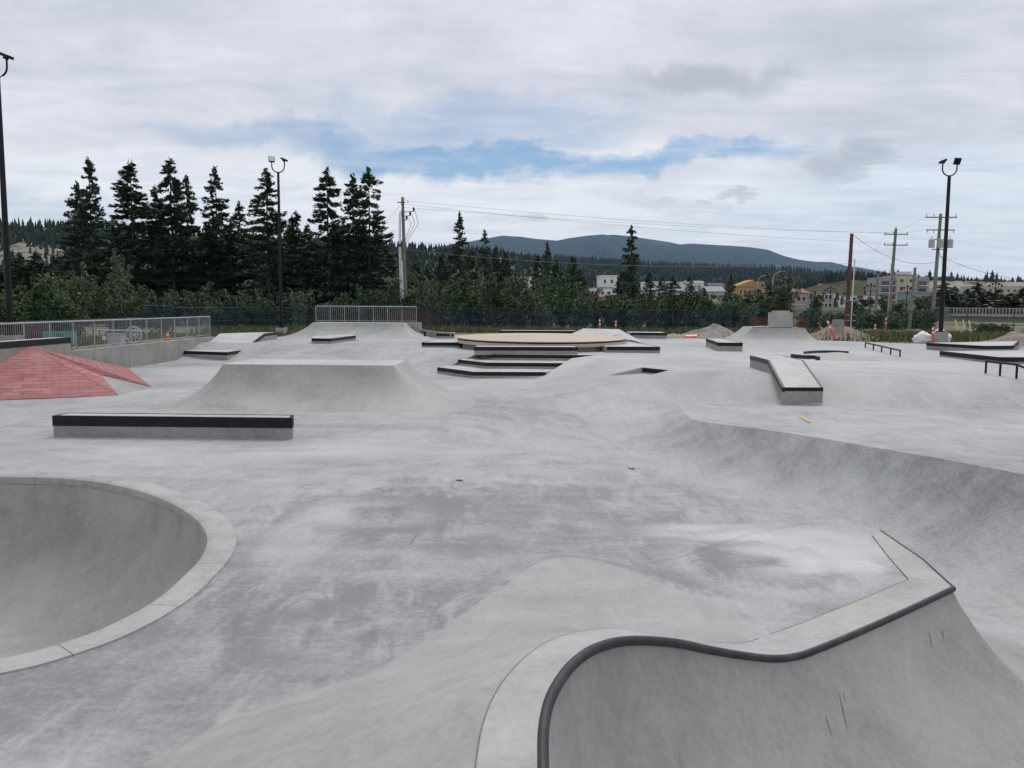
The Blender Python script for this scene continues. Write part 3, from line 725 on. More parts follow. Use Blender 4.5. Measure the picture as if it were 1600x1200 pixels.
# ------------------------------------------------------------------ round tan platform
dc = np.array((1.30, 36.25)); DR = 3.72
e = empty('round_platform', (*dc, UP), 'round tan concrete platform with dark reveal under its rim', 'platform')
def ring(r, z, n=72, tilt=.014): return [(dc[0]+r*math.cos(6.28318*k/n), dc[1]+r*math.sin(6.28318*k/n), z+(tilt*r*math.sin(6.28318*k/n) if tilt else 0)) for k in range(n)]
def stack(rings, m, name, cap=True):
    b = MB(); n = len(rings[0])
    for q in rings: b.v += q
    for i in range(len(rings)-1):
        for k in range(n): b.f.append((i*n+k, i*n+(k+1) % n, (i+1)*n+(k+1) % n, (i+1)*n+k))
    if cap: b.f.append(tuple((len(rings)-1)*n+k for k in range(n)))
    return b.build(name, m, e, True)
stack([ring(DR-.22, UP-.03, tilt=0), ring(DR-.22, .93)], 'formed', 'drum_base', False)
stack([ring(DR, .86), ring(DR, .995)], 'tan_concrete', 'rim_band')
stack([ring(DR-.012, .99), ring(DR-.012, 1.062)], 'steel_black', 'shadow_reveal', False)
stack([ring(DR+.004, 1.06), ring(DR+.008, 1.085), ring(DR-.02, 1.092)], 'tan_concrete', 'disc_top')
# wedge ramp and little arch beside the disc
q = [P(1004, 528, UP)[:2], P(938, 533, UP)[:2]]
e = empty('wedge_ramp', (5.2, 42.0, UP), 'grey wedge ramp rising behind the right side of the tan disc', 'ramp')
wv = [D(894, 519.5, 40.4), D(1006, 527, 41.4), D(968, 517.3, 43.2), D(911, 514.2, 43.6)]
b = MB(); b.add([(p[0], p[1], UP-.03) for p in wv]+[(wv[0][0], wv[0][1], 1.12), (wv[1][0], wv[1][1], UP+.02), (wv[2][0], wv[2][1], 1.26), (wv[3][0], wv[3][1], 1.28)],
      [(0,1,5,4),(1,2,6,5),(2,3,7,6),(3,0,4,7),(4,5,6,7)]); b.build('wedge_slab', 'skylit_concrete', e)
e = empty('arched_bump', (6.1, 38.8, UP), 'small arched concrete bump beside the right of the tan disc', 'ramp')
b = MB(); N = 12; y0 = 38.0; xa, xb = D(958, 530, 38.4)[0], D(1003, 530, 38.4)[0]
for (yy, hh) in ((37.6, .30), (39.8, .52)):
    for k in range(N+1):
        t = k/N; b.v.append((xa+(xb-xa)*t+(.0 if yy < 39 else -.35), yy, UP-.02+hh*math.sin(math.pi*t)**.8 if 0 < t < 1 else UP-.02))
for k in range(N): b.f.append((k, k+1, N+2+k, N+1+k))
b.f.append(tuple(range(N, -1, -1))); b.f.append(tuple(range(N+1, 2*N+2))); b.build('curved_shell', 'ramp_concrete', e, True)
MB().tube([(xa+(xb-xa)*k/N, 37.6, UP-.015+.30*math.sin(math.pi*k/N)**.8) for k in range(3, N+1)], .02, 6).build('steel_coping', 'steel_grey', e, True)
# low side wall right of the railed quarter pipe
e = empty('side_wall', (-4.9, 48.2, UP), 'low sloping concrete wall between railed quarter pipe and tan disc', 'wall')
s0, s1 = D(636, 511.5, 49), D(705, 521.5, 46.0)
b = MB(); b.add([(s0[0], s0[1], UP-.03), (s1[0], s1[1], UP-.03), (s1[0], s1[1]+.3, UP-.03), (s0[0], s0[1]+.3, UP-.03), s0, (s1[0], s1[1], s1[2]), (s1[0], s1[1]+.3, s1[2]), (s0[0], s0[1]+.3, s0[2])],
      [(0,1,5,4),(1,2,6,5),(2,3,7,6),(3,0,4,7),(4,5,6,7)]); b.build('wall_body', 'formed', e)
t0 = D(664, 517, 46.9); b = MB(); b.box((t0[0]-.06, t0[1]-.1, UP), (t0[0]+.06, t0[1]+.1, UP+.34)); b.build('steel_post', 'steel_black', e)
# mound with crescent steel edges
mc = np.array(P(1310, 560, UP)[:2])
e = empty('concrete_mound', (*mc, UP), 'low smooth concrete mound with curved steel edges', 'mound')
b = MB(); NR, NS = 10, 40
b.v.append((*mc, UP+.22))
for r_ in range(1, NR+1):
    t = r_/NR
    for k in range(NS):
        a = 6.28318*k/NS; b.v.append((mc[0]+1.35*t*math.cos(a), mc[1]+1.9*t*math.sin(a), UP+.003+.217*(math.cos(math.pi*t)*.5+.5)))
for k in range(NS): b.f.append((0, 1+k, 1+(k+1) % NS))
for r_ in range(NR-1):
    for k in range(NS): b.f.append((1+r_*NS+k, 1+(r_+1)*NS+k, 1+(r_+1)*NS+(k+1) % NS, 1+r_*NS+(k+1) % NS))
b.build('dome', 'ramp_concrete', e, True)
def curb(pts, hgt, wd, m, name, parent):
    b = MB(); n = len(pts)
    L3 = [np.array((p[0], p[1], 0.)) for p in pts]
    for k, p in enumerate(pts):
        o2 = offs(L3, wd/2, k)
        b.v += [(p[0]-o2[0], p[1]-o2[1], UP-.02), (p[0]-o2[0], p[1]-o2[1], UP+hgt), (p[0]+o2[0], p[1]+o2[1], UP+hgt), (p[0]+o2[0], p[1]+o2[1], UP-.02)]
    for k in range(n-1):
        for q in range(4): b.f.append((4*k+q, 4*k+(q+1) % 4, 4*k+4+(q+1) % 4, 4*k+4+q))
    b.f += [(3, 2, 1, 0), tuple(4*n-4+q for q in range(4))]; return b.build(name, m, parent)
cr = catmull([P(1237, 558.5, UP), P(1255, 560.5, UP), P(1272, 561, UP), P(1279, 563, UP)], 5); curb(cr, .13, .10, 'steel_grey', 'steel_crescent', e)
cr = catmull([P(1257, 553, UP), P(1275, 551.6, UP), P(1300, 551.2, UP), P(1325, 552.6, UP)], 5); curb(cr, .10, .08, 'steel_grey', 'steel_crescent', e)
# flat rails
def flat_rail(label, feet, hgt, extra=None):
    e = empty('flat_rail', (*feet[0][:2], UP), label, 'grind rail')
    tops = [(p[0], p[1], UP+hgt) for p in feet]
    MB().tube(([*tops] + ([extra] if extra else [])), .034, 8).build('rail_bar', 'steel_black', e)
    for p in feet: MB().tube([(p[0], p[1], UP-.02), (p[0], p[1], UP+hgt-.01)], .03, 8).build('leg', 'steel_black', e)
a, b_ = np.array(P(1352, 543.5, UP)), np.array(P(1406, 557.5, UP))
flat_rail('long low black flat rail on five legs beyond the mound', [a+(b_-a)*t for t in (0, .27, .52, .77, 1)], .24)
a, b_ = np.array(P(1540, 583.5, UP)), np.array(P(1588, 591, UP))
ex = P(1588, 591, UP); dv = b_-a
flat_rail('black kinked rail sloping down over the bank edge', [a, a+(b_-a)*.48, b_], .36, (b_[0]+.55, b_[1]-1.6, UP-.12))
# yellow stick left on the slab
s0, s1 = P(1249, 652, 0), P(1265, 661, 0)
b = MB().tube([(s0[0], s0[1], .022), (s1[0], s1[1], .022)], .018, 6); top(tag(b.build('stick', 'yellow_paint'), 'thin yellow stick lying on the slab near the kinked ledge', 'stick'), (*s0[:2], 0))
# floor drain
q = P(718, 751, 0); b = MB(); b.prism([(q[0]+.05*math.cos(k*.5236), q[1]+.05*math.sin(k*.5236)) for k in range(12)], .0, .008); top(tag(b.build('floor_drain', 'steel_grey'), 'small round metal drain cover set in the deck', 'drain'), (*q[:2], 0))
# scuffs left by trucks and wheels
def scuff(pts, z_of, parent, wd=.012):
    L3 = [np.array((*p, 0.)) for p in pts]; A = []
    for k, p in enumerate(L3):
        a = offs(L3, wd/2*(1-.6*abs(2*k/(len(L3)-1)-1)), k); A += [(p[0]+a[0], p[1]+a[1]), (p[0]-a[0], p[1]-a[1])]
    A = np.array(A); z = z_of(A[:, 0], A[:, 1])
    b = MB(); b.add([(x, y, q+.006) for (x, y), q in zip(A, z)], [(2*k, 2*k+1, 2*k+3, 2*k+2) for k in range(len(L3)-1)]); b.build('scuff_mark', 'scuff', parent)
cz_ = lambda X, Y: chan(X, Y)[0]
def onramp(px, py):
    z = -.5
    for _ in range(30): q = P(px, py, z); z = .6*z+.4*float(cz_(np.array([q[0]]), np.array([q[1]]))[0])
    return P(px, py, z)[:2]
for seg in (((1311, 1084), (1316, 1105), (1324, 1140)), ((1318, 1082), (1321, 1096)), ((1452, 988), (1456, 1012)), ((1473, 985), (1474, 1000)), ((1290, 1120), (1300, 1150))):
    pr = [onramp(*q) for q in seg]; scuff([tuple(p[:2]) for p in resample([(*q, 0.) for q in pr], .03)], cz_, qp, .007)
sr = random.Random(12)
for k in range(30):
    x, y = sr.uniform(-3, 4), sr.uniform(6.5, 16); a = sr.uniform(0, 3.14); L_ = sr.uniform(.06, .28); cv = sr.uniform(-.25, .25)
    if inside(CHAN, np.array([x]), np.array([y]))[0] or inside(BOWLP, np.array([x]), np.array([y]))[0] or inside(HUMPP, np.array([x]), np.array([y]))[0]: continue
    scuff([(x+math.cos(a+cv*t)*L_*t, y+math.sin(a+cv*t)*L_*t) for t in np.linspace(0, 1, 6)], ground_z, slab, sr.uniform(.002, .005))
# scraps of debris on the floor
for (px, py, r_, lb) in ((986, 733, .03, 'small dark twig scrap beside the floor joint'), (1545, 1009, .06, 'dead leaf lying on the lower run floor'), ):
    z = (gz(*P(px, py, -.65)[:2])+.0) if py < 800 else -1.35
    q = P(px, py, z); b = MB()
    for k in range(5):
        a = rng.uniform(0, 6.28); x, y = q[0]+rng.uniform(-r_, r_), q[1]+rng.uniform(-r_, r_)*2
        b.tube([(x, y, z+.012), (x+math.cos(a)*.07, y+math.sin(a)*.07, z+.014)], .008, 5)
    top(tag(b.build('debris', 'bark'), lb, 'debris'), (*q[:2], z))

# ------------------------------------------------------------------ red brick bank against the left wall
bb = empty('brick_bank', (-12.5, 22.5, 0), 'red stamped-brick bank leaning against the left wall', 'brick bank')
AP = np.array((-14.2, 24.07, 1.18)); WL = np.array((-14.2, 19.9, 0)); p1 = np.array((-10.53, 21.8, 0)); VV = np.array(P(157, 586, .36)); p2 = np.array(P(237, 605, 0)); p3 = np.array((-14.68, 31.2, 0))
def clip(poly, a, b):                               # keep the left side of a->b (2-D)
    out = []; n = len(poly)
    f = lambda p: (b[0]-a[0])*(p[1]-a[1])-(b[1]-a[1])*(p[0]-a[0])
    for i in range(n):
        p, q = poly[i], poly[(i+1) % n]; fp, fq = f(p), f(q)
        if fp >= 0: out.append(p)
        if (fp >= 0) != (fq >= 0): t = fp/(fp-fq); out.append((p[0]+(q[0]-p[0])*t, p[1]+(q[1]-p[1])*t))
    return out
rb = random.Random(5)
def brick_facet(tri, bw=.44, bh=.235, g=.012):
    o, u, vv = tri[1], tri[2]-tri[1], tri[0]-tri[1]
    nz = np.cross(u, vv); nz = nz/np.linalg.norm(nz); nz = nz if nz[2] > 0 else -nz
    hu = np.cross((0, 0, 1), nz); hu = hu/np.linalg.norm(hu); hv = np.cross(nz, hu)
    T = [((q-o)@hu, (q-o)@hv) for q in tri]
    if area(T) < 0: T = T[::-1]
    b = MB(); b.add([tuple(q-nz*.03) for q in tri]+[tuple(q) for q in tri], [(3, 4, 5), (0, 1, 4, 3), (1, 2, 5, 4), (2, 0, 3, 5)])
    b.build('mortar_bed', 'mortar', bb)
    us = [t[0] for t in T]; vs2 = [t[1] for t in T]; row = 0; y = min(vs2)
    while y < max(vs2):
        x = min(us)-(bw/2 if row % 2 else 0)-.1
        while x < max(us):
            pol = [(x+g/2, y+g/2), (x+bw-g/2, y+g/2), (x+bw-g/2, y+bh-g/2), (x+g/2, y+bh-g/2)]
            for i in range(3):
                a, c = np.array(T[i]), np.array(T[(i+1) % 3]); nn = np.array((-(c-a)[1], (c-a)[0])); nn = nn/np.linalg.norm(nn)*.006
                pol = clip(pol, a+nn, c+nn)
                if len(pol) < 3: break
            if len(pol) >= 3 and abs(area(pol)) > .004:
                h = .010+rb.uniform(0, .005); n = len(pol)
                lo = [tuple(o+hu*q[0]+hv*q[1]-nz*.005) for q in pol]; hi = [tuple(o+hu*q[0]+hv*q[1]+nz*h) for q in pol]
                b = MB(); b.add(lo+hi, [tuple(range(n, 2*n))]+[(i, (i+1) % n, n+(i+1) % n, n+i) for i in range(n)])
                b.build('brick', 'brick_red' if rb.random() < .6 else 'brick_red_light', bb)
            x += bw
        y += bh; row += 1
for tri in ((AP, WL, p1), (AP, p1, VV), (AP, VV, p2), (AP, p2, p3)): brick_facet([np.array(t, float) for t in tri])
b = MB(); b.add([tuple(VV), tuple(p1), tuple(p2), (VV[0]-.2, VV[1]+.2, VV[2]-.25)], [(0, 1, 2), (0, 2, 3)]); b.build('plain_patch', 'formed', bb)

# ------------------------------------------------------------------ left retaining wall, ledge and railings
WT = .86
e = empty('retaining_wall', (-14.85, 17, 0), 'long grey retaining wall below the galvanised railing', 'wall')
MB().box((-15.0, -7, -.1), (-14.7, 40.4, WT)).build('wall_body', 'formed', e)
for y in (31.4, 24.5): MB().box((-14.7, y-.012, 0), (-14.696, y+.012, WT-.01)).build('control_joint', 'joint', e)
ledge('wall_ledge', 'raised black-edged ledge above the apex of the red brick bank', 'ledge', [(-14.2, 14), (-14.2, 26.35), (-14.69, 26.35), (-14.69, 14)], 0, 1.36, runs=([0, 1, 2],), h=.18)
def railing(label, p0, p1_, n_panels, z0, hgt, nb_, post=.021, bal=.0065):
    p0 = np.array(p0, float); p1_ = np.array(p1_, float)
    e = empty('guard_railing', (*p0, z0), label, 'railing')
    d = (p1_-p0); L = np.linalg.norm(d); d = d/L
    top_ = lambda p, z: (p[0], p[1], z)
    MB().tube([top_(p0, z0+hgt), top_(p1_, z0+hgt)], .028, 8).build('top_rail', 'galvanised', e)
    MB().tube([top_(p0, z0+.09), top_(p1_, z0+.09)], .018, 6).build('bottom_rail', 'galvanised', e)
    pm = MB().tube([(0, 0, 0), (0, 0, hgt)], post, 6).mesh('post', 'galvanised'); bm_ = MB().tube([(0, 0, .09), (0, 0, hgt-.02)], bal, 4, False).mesh('baluster', 'galvanised')
    for i in range(n_panels+1):
        q = d*L*i/n_panels; o = link(bpy.data.objects.new('post', pm), e); o.location = (*q, 0)
        if i < n_panels:
            for k in range(1, nb_):
                q2 = q+d*(L/n_panels)*k/nb_; o = link(bpy.data.objects.new('baluster', bm_), e); o.location = (*q2, 0)
    return e
railing('long galvanised railing along the top of the left retaining wall', (-14.85, 19.35), (-14.85, 40.3), 15, WT, .98, 13)
railing('galvanised railing on the deck of the far quarter pipe', (-11.45, 47.9), (-5.6, 47.9), 7, 1.44, .93, 7, bal=.008)
e = tag(MB().box((-6.3, 47.65, UP), (-5.35, 48.5, 1.435)).build('deck_block', 'formed'), 'square concrete deck end under the far railing', 'block'); top(e, (-5.8, 48, UP))

# ================================================================== SURROUNDINGS
def foliage_mat(name, d, m_, l, scale=.6, rough=.65, spec=.25):
    t, b = mat(name, rough, spec); p = wpos(t)
    at = t.new('ShaderNodeAttribute', attribute_name='tone').outputs['Fac']
    v = t.math('ADD', t.math('MULTIPLY', at, .65), t.math('MULTIPLY', t.noise(p, scale, 3, .6), .35))
    t.put(b.inputs['Base Color'], t.ramp(v, [(.2, d), (.5, m_), (.85, l)]))
foliage_mat('needles', (.034, .062, .036), (.064, .106, .058), (.115, .165, .088))
foliage_mat('needles_blue', (.040, .068, .050), (.070, .108, .078), (.115, .16, .115))
foliage_mat('leaves', (.024, .055, .022), (.050, .095, .036), (.12, .175, .078))
foliage_mat('leaves_olive', (.030, .054, .022), (.060, .092, .037), (.13, .165, .078))
foliage_mat('leaves_pale', (.050, .078, .045), (.095, .135, .078), (.22, .255, .18))
foliage_mat('grass_blades', (.07, .08, .035), (.12, .125, .06), (.21, .20, .10))
foliage_mat('far_forest', (.018, .030, .022), (.030, .046, .030), (.050, .068, .042), .05)

def arr_mesh(name, V, Fc, m, tone=None, smooth=False):
    V = np.asarray(V, np.float32); Fc = np.asarray(Fc, np.int32); k = Fc.shape[1]
    me = bpy.data.meshes.new(name); me.vertices.add(len(V)); me.vertices.foreach_set('co', V.ravel())
    me.loops.add(Fc.size); me.loops.foreach_set('vertex_index', Fc.ravel()); me.polygons.add(len(Fc))
    me.polygons.foreach_set('loop_start', np.arange(0, Fc.size, k, dtype=np.int32)); me.polygons.foreach_set('loop_total', np.full(len(Fc), k, np.int32))
    me.materials.append(M[m]); me.update(calc_edges=True)
    if tone is not None:
        a = me.attributes.new('tone', 'FLOAT', 'POINT'); a.data.foreach_set('value', np.asarray(tone, np.float32))
    if smooth: me.shade_smooth()
    return me
def sprays(C, Dr, Up, L, W, r):                     # bent leaf-like diamonds: centre, direction, up, length, width
    Dr = Dr/np.linalg.norm(Dr, axis=1, keepdims=True); S = np.cross(Dr, Up); S = S/np.maximum(np.linalg.norm(S, axis=1, keepdims=True), 1e-6)
    N = len(C); V = np.empty((N, 4, 3)); L = L[:, None]; W = W[:, None]
    V[:, 0] = C-Dr*L*.5; V[:, 1] = C+S*W*.5-Up*W*.12; V[:, 2] = C+Dr*L*.5; V[:, 3] = C-S*W*.5-Up*W*.12
    i = np.arange(N)*4; Fc = np.column_stack([i, i+1, i+2, i+3])
    return V.reshape(-1, 3), Fc
def spruce_mesh(h, rad, seed, n=10500, gappy=.5, club=0., tops=1):
    r = np.random.default_rng(seed); nb = int(h*14)
    t = np.sort(r.uniform(.04, 1.0, nb)**.92); azb = r.uniform(0, 6.283, nb)
    lump = 1+.24*np.sin(azb*2+t*9+seed)*np.sin(t*7+seed*2)+.20*r.normal(size=nb)
    prof = np.where(t < .12, .75+2*t, 1.0)*(1-t)**.66+.05
    if club: prof += club*np.exp(-((t-.88)/.09)**2)
    bl = np.clip(rad*prof*np.clip(lump, .35, 1.6), .12, None); bl *= np.where(r.random(nb) < .16*gappy, .35, 1)
    sel = r.choice(nb, n, p=(bl**.9)/(bl**.9).sum()); s = r.uniform(.12, 1.0, n)**.72
    a = azb[sel]+r.normal(size=n)*.16*(1.2-s); d = bl[sel]*s
    z = t[sel]*h-.30*d+.16*d*s*s+r.normal(size=n)*.09
    cx = np.zeros(n); 
    if tops == 2: cx = np.where(r.random(n) < .5, -.55, .55)*np.clip(t[sel]*1.6-.3, 0, 1); z = np.where(cx < 0, z*.86, z)
    C = np.column_stack([np.cos(a)*d+cx, np.sin(a)*d, z])
    Dr = np.column_stack([np.cos(a)+r.normal(size=n)*.55, np.sin(a)+r.normal(size=n)*.55, -.25+.5*s+r.normal(size=n)*.35])
    Up = np.column_stack([r.normal(size=n)*.45, r.normal(size=n)*.45, np.ones(n)])
    L = r.uniform(.32, .72, n)*(.75+.25*(1-t[sel])); W = L*r.uniform(.34, .6, n)
    V, Fc = sprays(C, Dr, Up, L, W, r)
    top_n = 26; zz = np.linspace(h*.9, h+.25, top_n); Ct = np.column_stack([r.normal(size=top_n)*.09, r.normal(size=top_n)*.09, zz])
    V2, F2 = sprays(Ct, np.column_stack([r.normal(size=top_n)*.5, r.normal(size=top_n)*.5, np.ones(top_n)]), np.tile((1., 0, 0), (top_n, 1)), np.full(top_n, .55), np.full(top_n, .2), r)
    Fc = np.vstack([Fc, F2+len(V)]); V = np.vstack([V, V2]); tone = np.repeat(np.r_[np.clip(r.normal(.45, .22, n), 0, 1), np.full(top_n, .5)], 4)
    return V, Fc, tone
def leafy_mesh(h, rad, seed, n=3200, stems=5, leaf=.17, lean=.25, low=.1):
    r = np.random.default_rng(seed); K = stems*7; cs = []
    st = []
    for i in range(stems):
        a = r.uniform(0, 6.283); q = r.uniform(.1, 1)*rad*.75; hh = h*r.uniform(.68, 1.0) if i else h
        tipx = math.cos(a)*q+lean*h*.2; tipy = math.sin(a)*q; st.append([(tipx*k*k, tipy*k*k, hh*k) for k in np.linspace(0, 1, 7)])
        for k in np.linspace(low+.12, 1, 7): cs.append((tipx*k*k+r.normal()*rad*.22, tipy*k*k+r.normal()*rad*.22, hh*k, (.42-.22*k)*rad*r.uniform(.6, 1.3)))
    cs = np.array(cs); sel = r.integers(0, len(cs), n); g = r.normal(size=(n, 3)); g /= np.linalg.norm(g, axis=1, keepdims=True)
    q = r.uniform(.35, 1.05, n)[:, None]; C = cs[sel, :3]+g*q*cs[sel, 3:4]*np.array((1, 1, 1.25)); C[:, 2] = np.maximum(C[:, 2], .05)
    Dr = g+r.normal(size=(n, 3))*.8; Up = r.normal(size=(n, 3))+np.array((0, 0, .6)); L = r.uniform(.6, 1.5, n)*leaf
    V, Fc = sprays(C, Dr, Up, L, L*r.uniform(.5, .8, n), r)
    tone = np.repeat(np.clip(r.normal(.42, .22, n), 0, 1)+np.where(r.random(n) < .05, .45, 0), 4)
    return V, Fc, tone, st
TINT = {'leaves': 'dark green', 'leaves_olive': 'olive green', 'leaves_pale': 'pale silvery'}
def by(px):                                         # the nearest landmark in front of a plant or panel
    for lim, txt in ((80, 'the teal banner'), (150, 'the brick bank ledge'), (230, 'the table and box beyond the railing'), (330, 'the end of the long railing'), (420, 'the kinked pad by the wall'), (475, 'the mast with concrete foot'),
                     (570, 'the railed quarter pipe'), (660, 'the conduit pole'), (760, 'the left part of the tan disc'), (860, 'the low wall behind the disc'), (930, 'the wedge ramp'), (1000, 'the two delineator posts'),
                     (1060, 'the rubble chunks'), (1130, 'the gravel heap'), (1200, 'the plinth ramp'), (1300, 'the brown netting'), (1365, 'the rust-red pole'), (1420, 'the crossarm pole'), (1480, 'the bagged mast foot'), (9999, 'the guy wires')):
        if px < lim: return txt
proto_s = {}
def spruce(px, py, dist, label, cat='spruce', rad=None, kind=0, group='spruces standing beyond the park', base=.25, name='spruce_tree', m='needles', n=10500, **kw):
    tp = D(px, py, dist); h = tp[2]-base; rad = rad or h*.17
    key = (kind, m)
    if key not in proto_s:
        V, Fc, tn = spruce_mesh(16, 16*.17, 40+kind, n, **kw); proto_s[key] = arr_mesh('crown', V, Fc, m, tn)
    tk = proto_s.setdefault('trunk', MB().tube([(0, 0, -.3), (.02, 0, 5), (0, .02, 11), (0, 0, 15.6)], [.17, .13, .08, .02], 7).mesh('trunk', 'bark', smooth=True))
    e = empty(name, (tp[0], dist, base), label, cat, group); s = h/16; k = rad/(16*.17)
    e.rotation_euler.z = rng.uniform(0, 6.28)
    c = link(bpy.data.objects.new('crown', proto_s[key]), e); c.scale = (k, k, s)
    t = link(bpy.data.objects.new('trunk', tk), e); t.scale = (s, s, s)
    return e
# ---- big spruces beyond the left fence
SL = [(138,250,92,2.0,0,'tall narrow spruce, leftmost of the row, with a thin crooked top'),(120,288,94,2.1,1,'shorter spruce crowded against the leftmost tall spruce'),
      (203,254,90,3.2,2,'broad tall spruce with wide upper boughs, second in the row'),(265,250,92,2.7,3,'tall spruce with ragged top in the middle of the row'),
      (243,292,95,2.3,4,'shorter dark spruce pressed beside the ragged tall spruce'),(291,278,95,1.7,5,'slender spruce just right of the ragged tall spruce'),
      (336,264,98,2.4,6,'tall spruce with a gap-toothed crown standing alone in the row'),(373,318,108,1.9,7,'small pale spruce between two taller spruces'),
      (416,268,88,2.5,8,'tall spruce directly behind the mast with concrete foot'),(462,332,92,2.2,9,'spruce with bowed top between the mast and the next tall spruce'),
      (511,266,90,2.9,10,'tall pointed spruce with open lower boughs'),(551,276,93,2.1,11,'left of the two dense club-topped spruces'),(576,266,91,2.5,12,'right of the two dense club-topped spruces')]
for (px, py, d, rad, k, lb) in SL:
    spruce(px, py, d, lb, rad=rad*1.42, kind=k, m='needles_blue' if k in (0, 1, 7) else 'needles', club=.10 if k in (11, 12) else 0., gappy=.3 if k in (11, 12) else 1.0, group=None)
fill = random.Random(21)
for px in range(-60, 620, 18):
    d = fill.uniform(93, 112); py = fill.uniform(336, 385)
    if px < 90: py = fill.uniform(375, 420)
    spruce(px+fill.uniform(-9, 9), py, d, 'dark spruce filling the row low behind %s' % by(px), rad=fill.uniform(2.3, 3.2), kind=fill.choice((2, 3, 4, 6, 8)), group='low spruces behind the tall row')
# ---- spruces right of the utility pole
for (px, py, d, rad, k, lb) in [(718,333,118,2.3,10,'tall pointed spruce standing right of the conduit pole'),(757,360,125,2.1,6,'middling spruce beside the tall spruce right of the conduit pole'),
                                (987,355,135,2.6,3,'lone tall spire-shaped spruce beside the white tower house')]:
    spruce(px, py, d, lb, rad=rad, kind=k, group=None)
for (px, py, d, rad) in [(690,395,112,2.2),(735,392,115,2.2),(775,385,130,2.2),(790,395,128,2.4),(855,378,190,2.3),(840,400,150,2.4),(870,405,150,2.4),(895,400,160,2.6),(650,410,105,2.2),(668,418,105,2.0),
                         (905,420,140,2.4),(1015,425,140,2.2),(1035,432,150,2.2),(1052,430,140,2.3),(1078,430,170,2.0),(1142,428,180,2.0),(1100,450,150,1.8),(965,440,135,2.2)]:
    spruce(px, py, d, 'dark spruce among the bushes in line with %s' % by(px), rad=rad, kind=fill.choice((2, 3, 4, 5, 8)), group='spruces behind the blue fence')
for (px, py, d, rad) in [(1476,440,105,2.6),(1492,448,108,2.4),(1512,452,112,2.3),(1528,442,120,2.4),(1545,455,118,2.5),(1562,452,122,2.6),(1580,458,118,2.6),(1600,450,120,2.8),(1622,455,118,2.8)]:
    spruce(px, py, d+42, 'bushy dark pine in the clump behind the guyed pole, %s' % ('beside the ornamental lamp post' if 1535 < px < 1570 else 'by the transformer pole' if px < 1535 else 'before the long cream building'), 'pine', rad=rad*1.5, kind=fill.choice((2, 4, 8)), group='pines behind the guyed pole', name='pine_tree', base=.2)
# ---- leafy trees and shrubs
proto_l = {}
def leafy(px, py, dist, label, cat='shrub', rad=1.5, kind=0, m='leaves', group='shrubs along the fence', base=.25, name='shrub', H=4.0, stems=6, n=3000, leaf=.17, low=.05):
    tp = D(px, py, dist); h = tp[2]-base
    if (kind, m) not in proto_l:
        V, Fc, tn, st = leafy_mesh(H, 1.5, 90+kind, n, stems, leaf, .25 if kind % 2 else -.1, low)
        b = MB()
        for q in st: b.tube(q, [.05*(1-.12*i) for i in range(7)], 5)
        proto_l[(kind, m)] = (arr_mesh('foliage', V, Fc, m, tn), b.mesh('stem', 'bark_pale', smooth=True), H)
    f, s_, H0 = proto_l[(kind, m)]; e = empty(name, (tp[0], dist, base), label, cat, group)
    e.scale = (rad/1.5, rad/1.5, h/H0); e.rotation_euler.z = rng.uniform(-.5, .5)
    link(bpy.data.objects.new('foliage', f), e); link(bpy.data.objects.new('stem', s_), e); return e
lr = random.Random(31)
for px in range(-50, 345, 21):
    mm = lr.choice(('leaves', 'leaves_olive'))
    leafy(px+lr.uniform(-8, 8), lr.uniform(428, 466), lr.uniform(66, 80), 'tall %s willow bush far behind %s' % (TINT[mm], by(px)), rad=lr.uniform(1.6, 2.3), kind=lr.choice((0, 1, 2)), m=mm, H=5, group='willow bushes behind the left railing', name='willow_bush', cat='bush')
leafy(186, 392, 66, 'slim poplar with pale glinting leaves behind the left railing', 'poplar', 1.6, 7, 'leaves_pale', None, name='poplar_tree', H=7, stems=4, low=.2)
leafy(122, 415, 68, 'smaller pale poplar left of the slim poplar', 'poplar', 1.6, 8, 'leaves_pale', None, name='poplar_tree', H=6, stems=4, low=.15)
for px in range(335, 1180, 17):
    py = lr.uniform(452, 478); d = lr.uniform(66, 74)
    if 560 < px < 700: py = lr.uniform(425, 460)
    if 700 < px < 800: py = lr.uniform(425, 455)
    mm = lr.choice(('leaves', 'leaves', 'leaves_olive', 'leaves_pale', 'leaves'))
    leafy(px+lr.uniform(-6, 6), py, d, 'wind-tossed %s shrub over the fence behind %s' % (TINT[mm], by(px)), rad=lr.uniform(1.1, 1.8), kind=lr.choice((3, 4, 5, 6)), m=mm, H=4)
for k, yy in enumerate(np.arange(25, 52, 1.7)):     # scrub hard against the fence beyond the left railing
    xx = -21.6-lr.uniform(0, 1.8); zt_ = lr.uniform(2.3, 3.6); ppx = 800+1280*xx/yy; mm = lr.choice(('leaves', 'leaves_olive', 'leaves'))
    leafy(ppx, 478-(zt_-2.45)*1280/yy+.006*(ppx-800), yy, 'low %s bush against the fence near %s' % (TINT[mm], by(ppx)), 'bush', lr.uniform(1.0, 1.5), lr.choice((3, 4, 5, 6)), mm, 'scrub beyond the left railing', .45, 'bush', H=4)
for px in range(620, 930, 24):
    leafy(px+lr.uniform(-8, 8), lr.uniform(420, 450), lr.uniform(84, 100), 'leafy poplar above the fence shrubs in line with %s' % by(px), 'poplar', lr.uniform(1.8, 2.6), lr.choice((0, 1, 2)), 'leaves', 'poplars behind the fence shrubs', name='poplar_tree', H=5)
for px in range(930, 1240, 26):
    leafy(px+lr.uniform(-8, 8), lr.uniform(455, 472), lr.uniform(84, 100), 'olive bush before the houses in line with %s' % by(px), 'bush', lr.uniform(1.8, 2.6), lr.choice((0, 1, 2)), 'leaves_olive', 'olive bushes below the houses', name='bush', H=5)
